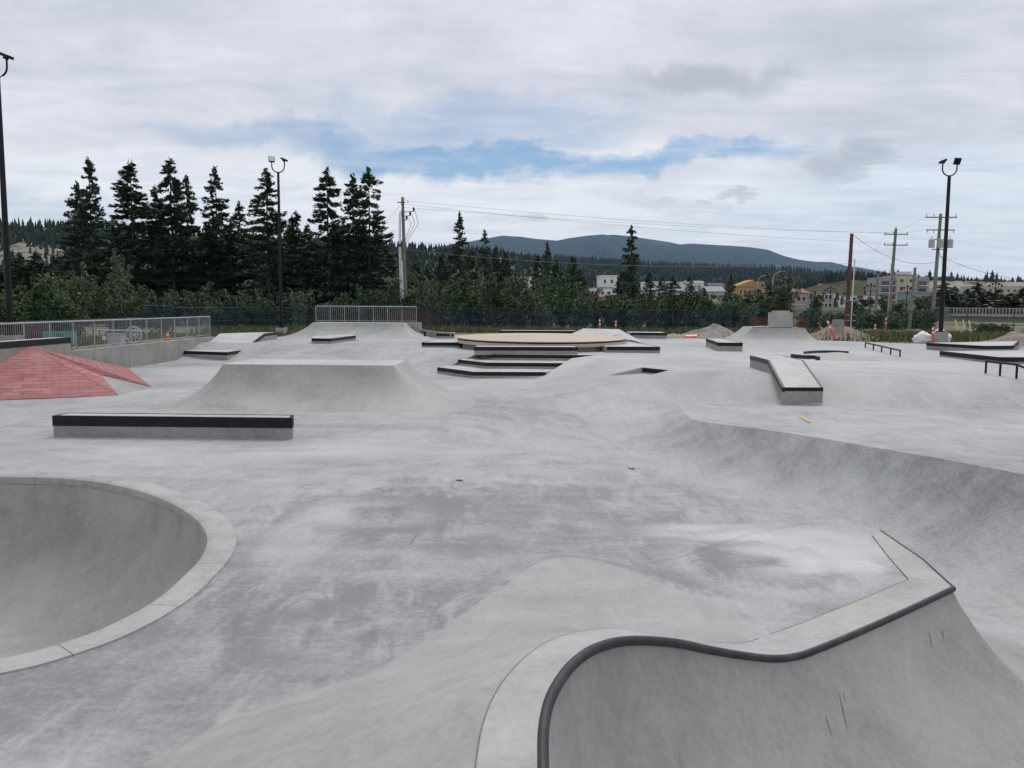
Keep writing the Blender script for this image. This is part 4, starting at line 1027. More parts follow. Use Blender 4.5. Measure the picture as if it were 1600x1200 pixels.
leafy(1222, 428, 92, 'big round grey-green tree beside the pink building', 'tree', 2.3, 9, 'leaves_pale', None, name='leafy_tree', H=6, n=5200, stems=8)
leafy(1200, 450, 95, 'bushy tree in front of the yellow house', 'tree', 2.6, 10, 'leaves_olive', None, name='leafy_tree', H=5, n=4200, stems=8)
leafy(1160, 462, 88, 'wide olive bush below the yellow house', 'bush', 2.6, 10, 'leaves_olive', None, name='bush', H=5)
leafy(1345, 464, 118, 'rounded yellow-green bush behind the rust-red pole', 'bush', 2.6, 10, 'leaves_olive', None, name='bush', H=5)
leafy(1275, 458, 130, 'small round tree in front of the pink building', 'tree', 1.6, 9, 'leaves', None, name='leafy_tree', H=6, n=5200, stems=8)
for px in range(1255, 1475, 17):
    leafy(px+lr.uniform(-6, 6), lr.uniform(482, 494), lr.uniform(70, 82), 'low dark shrub below the road wall near %s' % by(px), rad=lr.uniform(1.2, 1.8), kind=lr.choice((3, 4, 5)), m='leaves', H=4, group='low shrubs below the road wall')
for px in (1385, 1402, 1440, 1452, 1470):
    leafy(px, lr.uniform(462, 470), lr.uniform(120, 130), 'rounded dark bush along the top of the road wall', 'bush', 2.2, lr.choice((0, 1)), 'leaves', 'bushes on the road wall', name='bush', H=5, base=1.0)
for px in (1535, 1552, 1570):
    leafy(px, lr.uniform(502, 508), 62, 'scrubby bush in front of the road bridge', rad=1.3, kind=4, m='leaves', H=4, group='scrub before the bridge')

# ================================================================== GROUND AND HILLS
t, b = mat('ground_dirt', .95, .15); p = wpos(t)
g1 = t.noise(p, .12, 5, .6, .6); g2 = t.noise(p, 1.4, 5, .65)
cg = t.mix(t.rng(g1, .42, .58, 0, 1, True), t.ramp(g2, [(.3, (.17, .15, .115)), (.7, (.30, .27, .22))]), t.ramp(g2, [(.3, (.10, .105, .05)), (.7, (.20, .185, .095))]))
t.put(b.inputs['Base Color'], cg); bump(t, b, g2, .6, .08)
gb = 12000
ring_ = [(-gb, -400), (gb, -400), (gb, gb), (-gb, gb)]
def ground_h(x, y):
    z = .50
    if x < -14.9 and y < 48: z = .50+.26*min(1, max(0, (48-y)/6))
    return z
gx = sorted(set([-gb, -2500, -600, -200, -120, -80, -60, -45, -35, -28, -22, -18, -15.05, -10, -4, 2, 8, 14, 20, 26, 33, 45, 60, 90, 140, 240, 600, 2500, gb]))
gy = sorted(set([-400, -60, -20, -7.01, 4, 14, 24, 34, 41, 45, 49.2, 52.5, 58, 64, 72, 85, 110, 160, 260, 500, 1200, 4000, gb]))
V = [Vector((x, y)) for x in gx for y in gy if not (inside(PARK, np.array([x*1.]), np.array([y*1.]))[0])]
# strip of the ground sheet tucked 2 cm under the slab rim
po = [(p_[0], p_[1]) for p_ in PARK]
o = len(V); V += [Vector(q) for q in po]; Ed = [(o+i, o+(i+1) % len(po)) for i in range(len(po))]
res = delaunay_2d_cdt(V, Ed, [], 0, 1e-4); vg = np.array([(v.x, v.y) for v in res[0]]); fg = np.array(res[2]); cg_ = vg[fg].mean(1)
fg = fg[~inside(po, cg_[:, 0], cg_[:, 1])]
dpk = pdist(po, vg[:, 0], vg[:, 1], True)
zg = np.array([ground_h(x, y) for x, y in vg]); lowside = (vg[:, 1] < 20.5) & (vg[:, 0] > -10); zg = np.where(lowside & (dpk < 60), -.02, zg)
ids = dpk < .01
zg = np.where(ids & ~lowside & (vg[:, 0] > -14.6), UP-.03, zg)
me = bpy.data.meshes.new('ground'); me.from_pydata([(x, y, z) for (x, y), z in zip(vg, zg)], [], fg.tolist()); me.materials.append(M['ground_dirt']); me.shade_smooth()
tag(link(bpy.data.objects.new('ground', me)), 'bare dirt and weedy ground around the skatepark', kind='structure')

def hill_mat(name, veg, veg2, clay1, clay2, thr, scale, zlo=None):
    t, b = mat(name, .95, .1); p = wpos(t)
    n = t.noise(p, scale, 6, .62, .8); n2 = t.noise(p, scale*6, 4, .6)
    v = t.ramp(n2, [(.3, veg), (.7, veg2)]); c = t.ramp(t.noise(t.scale(p, (1, 1, .25)), scale*9, 5, .65), [(.3, clay1), (.7, clay2)])
    t.put(b.inputs['Base Color'], t.mix(t.rng(n, thr-.03, thr+.05, 0, 1, True), v, c)); bump(t, b, n2, .5, 1/scale*.05)
hill_mat('escarpment', (.022, .032, .020), (.045, .055, .032), (.16, .14, .11), (.30, .27, .22), .50, .018)
hill_mat('clay_cliff', (.05, .055, .03), (.09, .09, .05), (.22, .20, .17), (.38, .35, .30), .46, .014)
hill_mat('forest_slope', (.016, .026, .020), (.030, .044, .030), (.05, .06, .04), (.06, .07, .05), .7, .004)
hill_mat('mountain_rock', (.016, .026, .024), (.030, .042, .036), (.045, .055, .046), (.07, .075, .062), .58, .0012)
def hill(name, label, crest, d0, d1, run, back, m, rows=14, cols=120, base=0., rough=.06, kx=.5, fold=0.):
    """ridge whose skyline follows crest pixels; distance runs from d0 (left) to d1 (right)"""
    cx_ = [c[0] for c in crest]; xs = np.linspace(cx_[0], cx_[-1], cols); ys = np.interp(xs, cx_, [c[1] for c in crest])
    r = np.random.default_rng(len(name)); V = []; H = []
    for i in range(cols):
        f = i/(cols-1); d = d0+(d1-d0)*f; cp_ = D(xs[i], ys[i], d); hh = cp_[2]-base
        ux = cp_[0]/d
        for k in range(rows+4):
            if k <= rows:
                t = k/rows; q = d-run*(1-t); z = base+hh*(t**kx if kx != 1 else t)
                j = rough*hh*math.sin(t*math.pi)*(math.sin(f*cols*.5+t*5)+r.normal()*.6)+fold*hh*math.sin(math.pi*t)*math.sin(f*37+3*math.sin(f*11))
                V.append((ux*q, q, z+j))
            else: q = d+back*(k-rows)/3; V.append((ux*q, q, base+hh*(1-((k-rows)/3)**1.5*.8)))
    n = rows+4; V = np.array(V)
    Fc = [(i*n+k, (i+1)*n+k, (i+1)*n+k+1, i*n+k+1) for i in range(cols-1) for k in range(n-1)]
    me = arr_mesh(name, V, Fc, m, smooth=True); o = link(bpy.data.objects.new(name, me)); tag(o, label, kind='structure')
    return V.reshape(cols, n, 3)
HL = hill('escarpment', 'tree-covered escarpment with bare clay scars', [(-400,345),(0,352),(130,356),(370,372),(600,384),(700,391),(780,396),(830,404),(880,424),(940,445),(1010,468)], 520, 780, 230, 260, 'escarpment', kx=.75, rough=.03)
HC = hill('clay_cliff', 'pale clay cliff behind the town', [(1225,462),(1250,452),(1290,441),(1330,436),(1400,437),(1500,439),(1600,441),(1900,446)], 640, 600, 70, 300, 'clay_cliff', kx=.85, rough=.05)
HF = hill('forest_slope', 'dark forested slope below the mountain', [(600,415),(760,402),(860,404),(930,408),(1000,414),(1100,418),(1200,420),(1280,427),(1350,433),(1500,442),(1700,450)], 2100, 1900, 1100, 900, 'forest_slope', kx=.9, rough=.01)
HM = hill('mountain', 'long blue mountain ridge on the horizon', [(500,410),(640,392),(720,380),(785,368),(815,370),(835,373),(870,376),(890,372),(915,368.5),(942,366),(950,367.5),(957,366.5),(985,369),(1010,373),(1045,378),(1062,382),(1080,380.5),(1105,382),(1150,384.5),(1170,386),(1200,390),(1225,400),(1250,406),(1275,409),(1300,409.5),(1325,416),(1345,418),(1370,423),(1420,432),(1500,446)], 7600, 7600, 3600, 2500, 'mountain_rock', rows=24, cols=220, kx=1, rough=.022, fold=.09)
def forest(name, label, surf, sel, n, h0, h1, seed, m='far_forest', wd=.20):
    """many small ragged conifers joined in one mesh"""
    r = np.random.default_rng(seed); cols, rows, _ = surf.shape; Vs = []; Fs = []; Ts = []; o = 0
    i = r.integers(0, cols-1, n*3); k = r.uniform(0, 1, n*3); fr = r.random(n*3); kk = sel[0]+(sel[1]-sel[0])*k
    k0 = np.floor(kk).astype(int); k0 = np.minimum(k0, rows-2); fk = kk-k0
    Pq = (surf[i, k0]*(1-fr)[:, None]+surf[i+1, k0]*fr[:, None])*(1-fk)[:, None]+(surf[i, k0+1]*(1-fr)[:, None]+surf[i+1, k0+1]*fr[:, None])*fk[:, None]
    dens = np.sin(Pq[:, 0]*.03+1.7*np.sin(Pq[:, 1]*.02))+np.sin(Pq[:, 0]*.011+Pq[:, 2]*.05); ok = (dens+r.normal(size=n*3)*.8 > -.8)
    Pq = Pq[ok][:n]; n = len(Pq)
    H = r.uniform(h0, h1, n); W = H*wd*r.uniform(.7, 1.3, n); NS = 6
    prof = [(0, .55), (.15, 1.0), (.32, .62), (.38, .85), (.58, .42), (.63, .55), (.82, .18), (1.0, .0)]
    a = r.uniform(0, 6.28, n)
    rows_ = []
    for (t, q) in prof:
        for s in range(NS):
            jit = r.uniform(.65, 1.3, n); rows_.append(np.column_stack([Pq[:, 0]+np.cos(a+s*1.047)*W*q*jit, Pq[:, 1]+np.sin(a+s*1.047)*W*q*jit, Pq[:, 2]+H*t-.4]))
    V = np.stack(rows_, 1); m_ = len(prof)*NS; base = []
    for q in range(len(prof)-1):
        for s in range(NS): base.append((q*NS+s, q*NS+(s+1) % NS, (q+1)*NS+(s+1) % NS, (q+1)*NS+s))
    base = np.array(base); Fc = (base[None]+(np.arange(n)*m_)[:, None, None]).reshape(-1, 4)
    tone = np.repeat(np.clip(r.normal(.45, .2, n), 0, 1), m_)
    o = link(bpy.data.objects.new(name, arr_mesh(name, V.reshape(-1, 3), Fc, m, tone))); tag(o, label, 'forest', kind='stuff'); return o
forest('escarpment_forest', 'dense conifers covering the left escarpment', HL, (0, 16), 7000, 4, 8.5, 1, wd=.17)
forest('cliff_forest', 'line of dark conifers along the top of the clay cliff', HC, (13.6, 17), 1300, 5, 10, 2)
forest('cliff_forest', 'green scrub at the foot of the clay cliff', HC, (0, 5), 260, 4, 8, 5)
forest('slope_forest', 'far dark conifer forest on the slope', HF, (2, 15.5), 7000, 10, 17, 3)

# ================================================================== MASTS, POLES AND WIRES
def mast(label, x, y, base, h, r, footz, rot, foot=.30):
    e = empty('light_mast', (x, y, base), label, 'light mast')
    MB().prism([(x-foot, y-foot), (x+foot, y-foot), (x+foot, y+foot), (x-foot, y+foot)], base-.02, footz).build('concrete_foot', 'coping_concrete', e)
    MB().tube([(x, y, footz), (x, y, h-1.0), (x, y, h-.62)], [r, r*.72, r*.70], 12).build('pole', 'mast_paint', e, True)
    MB().box((x-r*1.5, y-r*1.5, footz), (x+r*1.5, y+r*1.5, footz+.05)).build('base_plate', 'mast_paint', e)
    c, s = math.cos(rot), math.sin(rot)
    arc = [(x+c*.36*math.cos(a), y+s*.36*math.cos(a), h-.28+.36*math.sin(a)) for a in [math.pi+math.pi*k/12 for k in range(13)]]
    arc = [(arc[0][0], arc[0][1], h-.02)]+arc+[(arc[-1][0], arc[-1][1], h-.02)]
    MB().tube(arc, .035, 8).build('yoke', 'mast_paint', e, True)
    for sg, tilt in ((-1, 0), (1, 1)):
        hx, hy = x+c*.36*sg, y+s*.36*sg
        L = bpy.data.objects.new('lamp_head', bpy.data.meshes.new('lamp_head'))
        b = MB(); b.box((-.17, -.05, -.17), (.17, .05, .17)); b.box((-.05, .05, -.08), (.05, .12, .08))
        me = b.mesh('lamp_head', 'mast_paint'); L = link(bpy.data.objects.new('lamp_head', me), e)
        L.location = (hx-x, hy-y, h-base+.10)
        L.rotation_euler = (R(-25), 0, rot+R(15)) if not tilt else (R(-68), 0, rot+R(80))
        g = MB(); g.box((-.14, -.062, -.14), (.14, -.052, .14)); link(bpy.data.objects.new('lens', g.mesh('lens', 'conduit_white')), L)
    return e
m0 = P(440, 526, .55)
mast('tall black twin-head light mast on a concrete foot left of the railed quarter pipe', m0[0], m0[1], .5, D(440, 252, m0[1])[2], .10, 1.08, R(5), .27)
m1 = (22.6, 43.3); mast('tall black twin-head light mast with white bags at its foot', m1[0], m1[1], .55, D(1474, 255, m1[1])[2], .115, 1.22, R(175), .27)
m2 = D(14, 505, 30.5); mast('tallest black twin-head light mast rising behind the left railing', m2[0]+.05, 30.5, .72, D(-4, 92, 30.5)[2], .115, 1.25, R(0), .3)

def pole(name, label, px, pyt, dist, base, r, m, lean=0.):
    tp = D(px, pyt, dist); e = empty(name, (tp[0]+lean, dist, base), label, 'utility pole')
    MB().tube([(tp[0]+lean, dist, base-.2), tp], [r, r*.72], 10).build('pole', m, e, True); return e, tp
def arm(e, p, w_, r=.05, m='wood_grey', ang=0.):
    c, s = math.cos(ang), math.sin(ang)
    return MB().tube([(p[0]-w_*c, p[1]-w_*s-.12, p[2]), (p[0]+w_*c, p[1]+w_*s-.12, p[2])], r, 6).build('crossarm', m, e)
def insul(e, p, r=.06, h=.22, m='transformer'): MB().tube([p, (p[0], p[1], p[2]+h*.5), (p[0], p[1], p[2]+h)], [r*.6, r, r*.5], 8).build('insulator', m, e, True)
# wooden pole with white conduits left of centre
e1, t1 = pole('utility_pole', 'weathered wooden utility pole with white conduits strapped to its side', 629, 308, 70, .5, .17, 'wood_grey', .25)
arm(e1, (t1[0]-.1, t1[1], t1[2]-.45), .35, .05)
for k, (dx, pt) in enumerate(((-.30, 386), (-.18, 386), (-.08, 408))):
    x0 = t1[0]+dx+.02; z1 = D(620, pt, 70)[2]
    MB().tube([(x0+.18, 69.75, .45), (x0, 69.75, z1)], .05, 8).build('conduit', 'conduit_white', e1, True)
    if k < 2: MB().tube([(x0, 69.75, z1), (x0+.02, 69.75, z1+2.4), (x0+.12, 69.8, z1+3.0)], .03, 6).build('cable_drop', 'wire', e1, True)
for k in range(3):
    q = (t1[0]+.35+.3*k, t1[1]-.2, t1[2]-1.9+.35*k); insul(e1, q, .09, .35, 'wire')
    MB().tube([(t1[0], t1[1]-.1, q[2]-.05), q], .03, 5).build('bracket', 'wire', e1)
for k in range(3): MB().tube([(t1[0]+.4+.3*k, t1[1]-.2, t1[2]-1.6+.35*k), (t1[0]+.75+.3*k, t1[1]-.2, t1[2]-2.2), (t1[0]+.2, t1[1]-.1, t1[2]-3.6-.2*k)], .018, 5).build('jumper', 'wire', e1)
insul(e1, (t1[0]+.45, t1[1]-.1, t1[2]-.5), .05, .2)
# rust-red pole with step brackets and conduit
e2, t2 = pole('utility_pole', 'rust-red wooden pole with a pale conduit down its side', 1331, 365, 62, .5, .17, 'wood_rust', -.12)
MB().tube([(t2[0]+.12, 61.75, .45), (t2[0]+.2, 61.75, D(1331, 405, 62)[2])], .05, 8).build('conduit', 'conduit_white', e2, True)
for z in (1.0, 1.5, 1.9, 3.0): MB().tube([(t2[0]-.3, 61.7, z), (t2[0]+.45, 61.7, z)], .04, 6).build('bracket', 'galvanised', e2)
# grey pole with two crossarms
e3, t3 = pole('utility_pole', 'grey wooden utility pole with two crossarms and insulators', 1400, 357, 88, .4, .19, 'wood_grey', -.35)
for dz, w_ in ((-.62, 1.25), (-1.75, 1.25)):
    arm(e3, (t3[0], t3[1], t3[2]+dz), w_, .06)
    for s in (-1, -.25, 1): insul(e3, (t3[0]+w_*s*.95, t3[1]-.12, t3[2]+dz+.05))
insul(e3, (t3[0], t3[1], t3[2]))
# pole with transformers behind the right mast
e4, t4 = pole('utility_pole', 'wooden utility pole carrying grey transformers behind the right mast', 1470, 334, 80, .4, .19, 'wood_grey', -.3)
for dz, w_ in ((-.35, 1.5), (-1.55, 1.35)):
    arm(e4, (t4[0], t4[1], t4[2]+dz), w_, .06)
    for s in (-1, -.5, .5, 1): insul(e4, (t4[0]+w_*s*.95, t4[1]-.12, t4[2]+dz-.3 if dz < -1 else t4[2]+dz+.05), .05, .28)
for s in (-.88, -.05, .88):
    x = t4[0]+s; z = t4[2]-3.25
    MB().tube([(x, 79.7, z), (x, 79.7, z+.75), (x, 79.7, z+.82)], [.27, .27, .2], 12).build('transformer', 'transformer', e4, True)
    insul(e4, (x, 79.7, z+.8), .05, .3)
arm(e4, (t4[0], t4[1], t4[2]-2.45), .95, .05); arm(e4, (t4[0], t4[1], t4[2]-3.4), .7, .05)
# old stub poles
e5, t5 = pole('stub_pole', 'cut-off wooden stub pole, taller, left of the grey crossarm pole', 1372, 427, 84, .4, .17, 'wood_grey', -.1)
e6, t6 = pole('stub_pole', 'cut-off wooden stub pole beside the cream apartment block', 1430, 418, 78, .4, .17, 'wood_grey', -.3)
e7, t7 = pole('steel_pole', 'thin pale steel pole close beside the grey crossarm pole', 1393, 412, 86, .4, .07, 'galvanised', -.2)
def span(label, p, q, sag, r=.007, m='wire'):
    p = np.array(p); q = np.array(q); pts = []
    for k in range(17):
        t = k/16; s = p+(q-p)*t; s[2] -= sag*4*t*(1-t); pts.append(tuple(s))
    o = MB().tube(pts, r, 4, False).build('overhead_wire', m); top(tag(o, label, 'wire'), tuple(p)); return o
for k in range(3):
    span('thin overhead line from conduit pole to grey crossarm pole', (t1[0]+.05, t1[1]-.15, t1[2]-.3-.28*k), (t3[0]-1.2+1.2*k, t3[1]-.15, t3[2]-(.5 if k != 1 else 1.6)), .4, .008)['group'] = 'overhead lines off the conduit pole'
span('thicker overhead cable crossing low above the trees', (t1[0]+.1, t1[1]-.15, D(632, 390, 70)[2]), (t2[0]-.05, t2[1]-.15, D(1331, 412, 62)[2]), .7, .012, 'wire_pale')
span('sagging cable from the rust-red pole to the transformer pole', (t2[0]+.1, t2[1], t2[2]-.1), (t4[0]-.1, t4[1], D(1465, 409, 80)[2]), .9, .016)
span('cable running off right from the transformer pole', (t4[0]+.1, t4[1], D(1472, 400, 80)[2]), D(1640, 440, 82), .6, .016)
for k in range(2): span('thin line between crossarm pole and transformer pole', (t3[0]-1.1+2.2*k, t3[1]-.1, t3[2]-.45), (t4[0]-1.4+2.8*k, t4[1]-.1, t4[2]-.2), .3, .007)['group'] = 'lines between the right poles'
span('thin line from crossarm pole down to the rust-red pole', (t3[0]-1.1, t3[1]-.1, t3[2]-.45), (t2[0]+.1, t2[1], t2[2]-4.2), .2, .008)
span('guy wire slanting from the conduit pole into the trees', (t1[0]-.1, t1[1], t1[2]-.5), D(505, 470, 66), .05, .009)
# guy-wire guards
for k, (px0, py0, px1, py1) in enumerate(((1500, 528, 1486, 470), (1510, 524, 1500, 470), (1520, 531, 1508, 472))):
    a = np.array(D(px0, py0, 52)); c = np.array(D(px1, py1, 52.6)); c = a+(c-a)*1.0
    e = empty('guy_wire', (a[0], a[1], .45), 'guy wire with pale yellow plastic guard sleeve staked in the grass', 'guy wire', 'guy wires with yellow sleeves')
    a[2] = .45; mid = a+(c-a)*.52
    MB().tube([tuple(a), tuple(mid)], .04, 6).build('guard_sleeve', 'guy_guard', e)
    MB().tube([tuple(mid), tuple(c), tuple(a+(np.array((t4[0], t4[1], t4[2]-3.6))-a)*1.0)], .010, 4).build('wire', 'wire', e)

# ================================================================== FENCES
PW, PH = 3.0, 1.75
def panel_proto(m, w_=PW, h=PH, mesh='wire'):
    b = MB()
    fr_ = MB().tube([(0, 0, .1), (w_-.05, 0, .1), (w_-.05, 0, h), (0, 0, h)], .024, 6, close=True).mesh('frame', m)
    mid = MB().tube([(0, 0, h*.5), (w_-.05, 0, h*.5)], .014, 5).mesh('mid_rail', m)
    wv, wf = [], []
    def wr(p, q, r):
        o = len(wv); ax = (1, 0, 0) if p[0] == q[0] else (0, 0, 1)
        for z in (p, q):
            for s in (-1, 1): wv.append((z[0]+ax[0]*r*s, z[1], z[2]+ax[2]*r*s))
        wf.append((o, o+1, o+3, o+2))
    x = .05
    while x < w_-.06: wr((x, .004, .1), (x, .004, h), .0036); x += .05
    z = .15
    while z < h: wr((0, -.004, z), (w_-.05, -.004, z), .003); z += .10
    me = arr_mesh('wire_mesh', wv, wf, m)
    ft = MB().box((-.35, -.04, 0), (.35, .04, .06)).mesh('foot', m)   # flat steel foot lies along the panel line
    po_ = MB().tube([(0, 0, 0), (0, 0, h+.05)], .03, 6).mesh('post', m)
    return [('frame', fr_), ('mid_rail', mid), ('wire_mesh', me), ('post', po_)]
protos = {m: panel_proto(m) for m in ('blue_fence', 'green_fence')}
def fence_run(pts, label, group, m, wob=.03, sz=1.):
    L3 = [np.array(p, float) for p in pts]
    for a, c in zip(L3[:-1], L3[1:]):
        n = max(1, int(round(np.linalg.norm(c-a)/PW))); d = (c-a)/n
        for k in range(n):
            q = a+d*k; z = ground_h(*q)
            mq = q+d*.5; e = empty('fence_panel', (q[0], q[1], z-.02), label+' near '+by(800+1280*mq[0]/max(mq[1], 1)), 'fence', group); e.rotation_euler.z = math.atan2(d[1], d[0])+rng.uniform(-wob, wob); e.scale.x = np.linalg.norm(d)/PW; e.scale.z = sz
            for nm, me in protos[m]: link(bpy.data.objects.new(nm, me), e)
fence_run([(-19.6, 18), (-19.8, 36), (-20.2, 45)], 'low blue mesh panel', 'low blue panels beyond the left railing', 'blue_fence', sz=.55)
fence_run([(-20.2, 45), (-19, 57), (-11, 61)], 'see-through blue mesh fence panel', 'blue panels before the spruces', 'blue_fence')
fence_run([(-11, 61), (-3, 62), (12, 61.5), (22, 60)], 'see-through dark blue mesh fence panel', 'panels behind the disc', 'blue_fence')
fence_run([(22, 60), (31, 56), (40, 50)], 'see-through green mesh fence panel in the weeds', 'panels by the poles', 'green_fence')
# plastic netting
def netting(name, label, p, q, h, m):
    p = np.array(p, float); q = np.array(q, float); L = np.linalg.norm(q-p); d = (q-p)/L; wv, wf = [], []; z0 = ground_h(*p)
    def quad_(a, b_, c, e): o = len(wv); wv.extend((a, b_, c, e)); wf.append((o, o+1, o+2, o+3))
    X = lambda s, z: (d[0]*s, d[1]*s+.05*math.sin(s*1.3), z+.03*math.sin(s*.9))
    s = 0.
    while s < L: quad_(X(s, 0), X(s+.022, 0), X(s+.022, h), X(s, h)); s += .085
    z = 0.
    while z < h:
        for k in range(int(L/.5)): quad_(X(k*.5, z), X(k*.5+.5, z), X(k*.5+.5, z+.035), X(k*.5, z+.035))
        z += .12
    e = empty(name, (p[0], p[1], z0), label, 'netting'); link(bpy.data.objects.new('net', arr_mesh('net', wv, wf, m)), e)
    for s in (0, L/2, L): o = MB().tube([(d[0]*s, d[1]*s+.08, -.02), (d[0]*s, d[1]*s+.08, h+.1)], .025, 6).mesh('stake', 'wire'); link(bpy.data.objects.new('stake', o), e)
simple('net_orange', (.12, .042, .02), (.18, .06, .03), 1, .6, .3); simple('net_red', (.07, .030, .032), (.11, .045, .045), 1, .6, .3)
netting('safety_netting', 'brown-orange safety netting strung behind the plinth ramp', (D(1172, 515, 56)[0], 56), (D(1264, 515, 56.5)[0], 56.5), 1.3, 'net_orange')
netting('safety_netting', 'dull red netting fence beyond the left railing', (-19.3, 24.5), (-19.5, 34.5), .88, 'net_red')
netting('safety_netting', 'dull red netting beside the far railing', (-8.6, 56), (-5.2, 56.5), 1.5, 'net_red')

# ================================================================== SITE CLUTTER
def delineator(px, py, dist, label, h=1.05, lean=0., z=None, group=None):
    q = D(px, py, dist); z = ground_h(q[0], q[1]) if z is None else z
    e = empty('delineator_post', (q[0], dist, z-.01), label, 'traffic post', group)
    c = lambda t: (q[0]+lean*t, dist, z+h*t*math.cos(min(1.2, abs(lean)/h)))
    MB().tube([c(0), c(.05)], .16, 10).build('rubber_base', 'wire', e)
    MB().tube([c(.04), c(.5), c(1.0)], [.055, .05, .045], 10).build('tube', 'orange_plastic', e, True)
    for t in (.62, .85): MB().tube([c(t), c(t+.09)], .056, 10).build('reflective_band', 'reflective_white', e)
delineator(938, 511, 57, 'leaning orange delineator post with white upper part behind the tan disc', 1.1, -.06)
delineator(962, 512, 58, 'upright orange delineator post to the right of the leaning one behind the disc', 1.0)
delineator(1283, 515, 52, 'short orange delineator post near the plinth ramp', .75, .05)
delineator(1305, 530, 46.5, 'orange delineator post tipped over against the dirt heap', 1.25, -.5, .6)
delineator(1367, 520, 55, 'orange delineator post in the weeds by the fence', .9)
delineator(1384, 512, 60, 'thin orange delineator post beside the grey crossarm pole', 1.3)
delineator(1458, 537, 43.0, 'orange and white striped post beside the mast foot bags', .9, -.05, .6)
def cone(px, py, dist, label, s=1.):
    q = D(px, py, dist); z = ground_h(q[0], q[1]); e = empty('traffic_cone', (q[0], dist, z-.01), label, 'traffic cone')
    MB().box((q[0]-.19*s, dist-.19*s, z-.01), (q[0]+.19*s, dist+.19*s, z+.03)).build('base', 'orange_plastic', e)
    MB().tube([(q[0], dist, z+.03), (q[0]+.01, dist, z+.7*s)], [.15*s, .03*s], 12).build('body', 'orange_plastic', e, True)
    MB().tube([(q[0], dist, z+.36*s), (q[0], dist, z+.5*s)], [.105*s, .075*s], 12, False).build('reflective_band', 'reflective_white', e, True)
cone(262, 525, 38, 'orange traffic cone seen through the left railing', .65)
def heap(name, label, c, rx, ry, h, m, seed, z=None, cat='heap'):
    r = np.random.default_rng(seed); V = []; NR, NS = 14, 40; z = ground_h(*c)-.03 if z is None else z
    ph = r.uniform(0, 6, 6)
    for i in range(NR+1):
        t = i/NR
        for k in range(NS):
            a = 6.28318*k/NS; w_ = 1+.15*math.sin(a*2+ph[0])+.1*math.sin(a*5+ph[1])
            V.append((c[0]+rx*t*w_*math.cos(a), c[1]+ry*t*w_*math.sin(a), z+h*(1-t)**1.15*(1+.12*math.sin(a*3+t*9+ph[2]))+r.normal()*.025*h*(0 < t < 1)))
    Fc = [(i*NS+k, i*NS+(k+1) % NS, (i+1)*NS+(k+1) % NS, (i+1)*NS+k) for i in range(NR) for k in range(NS)]
    o = link(bpy.data.objects.new(name, arr_mesh(name, V, [f[::-1] for f in Fc], m, smooth=True))); tag(o, label, cat); return top(o, (c[0], c[1], z))
heap('gravel_heap', 'grey gravel heap left of the plinth ramp', (D(1115, 520, 54)[0], 54), 2.4, 1.6, .85, 'gravel_pile', 1)
heap('dirt_heap', 'brown dirt heap burying the small concrete pier', (D(1308, 520, 49.5)[0], 49.5), 2.7, 1.7, 1.0, 'dirt', 2)
heap('dirt_heap', 'lumpy dirt heap at the right beyond the manual pads', (D(1600, 528, 42)[0], 42), 3.0, 2.5, .9, 'dirt', 3)
q = D(1310, 500, 49.6); e = tag(MB().prism([(q[0]-.26, 49.35), (q[0]+.26, 49.35), (q[0]+.26, 49.9), (q[0]-.26, 49.9)], .5, D(1310, 499.5, 49.6)[2]).build('concrete_pier', 'formed'), 'small grey concrete pier sticking out of the dirt heap', 'pier'); top(e, (q[0], 49.6, .5))
def rock(c, s, label, m='rubble', group=None, flat=.6):
    b = MB(); r = rng; n = 8
    ring1 = [(math.cos(6.283*k/n)*s*r.uniform(.8, 1.2), math.sin(6.283*k/n)*s*r.uniform(.7, 1.1), s*flat*r.uniform(.2, .35)) for k in range(n)]
    ring0 = [(x*.8, y*.8, -.03) for x, y, z in ring1]; ring2 = [(x*.6+r.uniform(-.1, .1)*s, y*.6, s*flat*r.uniform(.75, 1)) for x, y, z in ring1]
    b.add(ring0+ring1+ring2, [(i*n+k, i*n+(k+1) % n, (i+1)*n+(k+1) % n, (i+1)*n+k) for i in range(2) for k in range(n)]+[tuple(2*n+k for k in range(n))])
    o = b.build('rubble_chunk', m); o.location = c; tag(o, label, 'rubble', group); return o
rr = random.Random(8)
for k in range(16): rock((D(1030+rr.uniform(0, 40), 520, 55)[0], 54.5+rr.uniform(-1, 1), .5), rr.uniform(.12, .32), 'pale broken concrete chunk in the rubble beside the low wall', group='rubble by the low wall')
for k in range(12): rock((D(1565+rr.uniform(0, 45), 530, 40)[0], 39.6+rr.uniform(-1.2, .8), .5), rr.uniform(.1, .24), 'dirty stone scattered before the right dirt heap', 'rock', group='stones by the right heap')
q = D(1075, 523, 51.5); e = empty('barricade_pieces', (q[0], 51.5, .5), 'red and white plastic barricade pieces lying on the dirt', 'barricade')
for k in range(3): MB().tube([(q[0]-.35+.2*k, 51.2+.25*k, .57+.05*k), (q[0]+.45+.15*k, 51.4+.2*k, .58+.06*k)], .07, 8).build('bar', 'orange_plastic' if k != 1 else 'reflective_white', e)
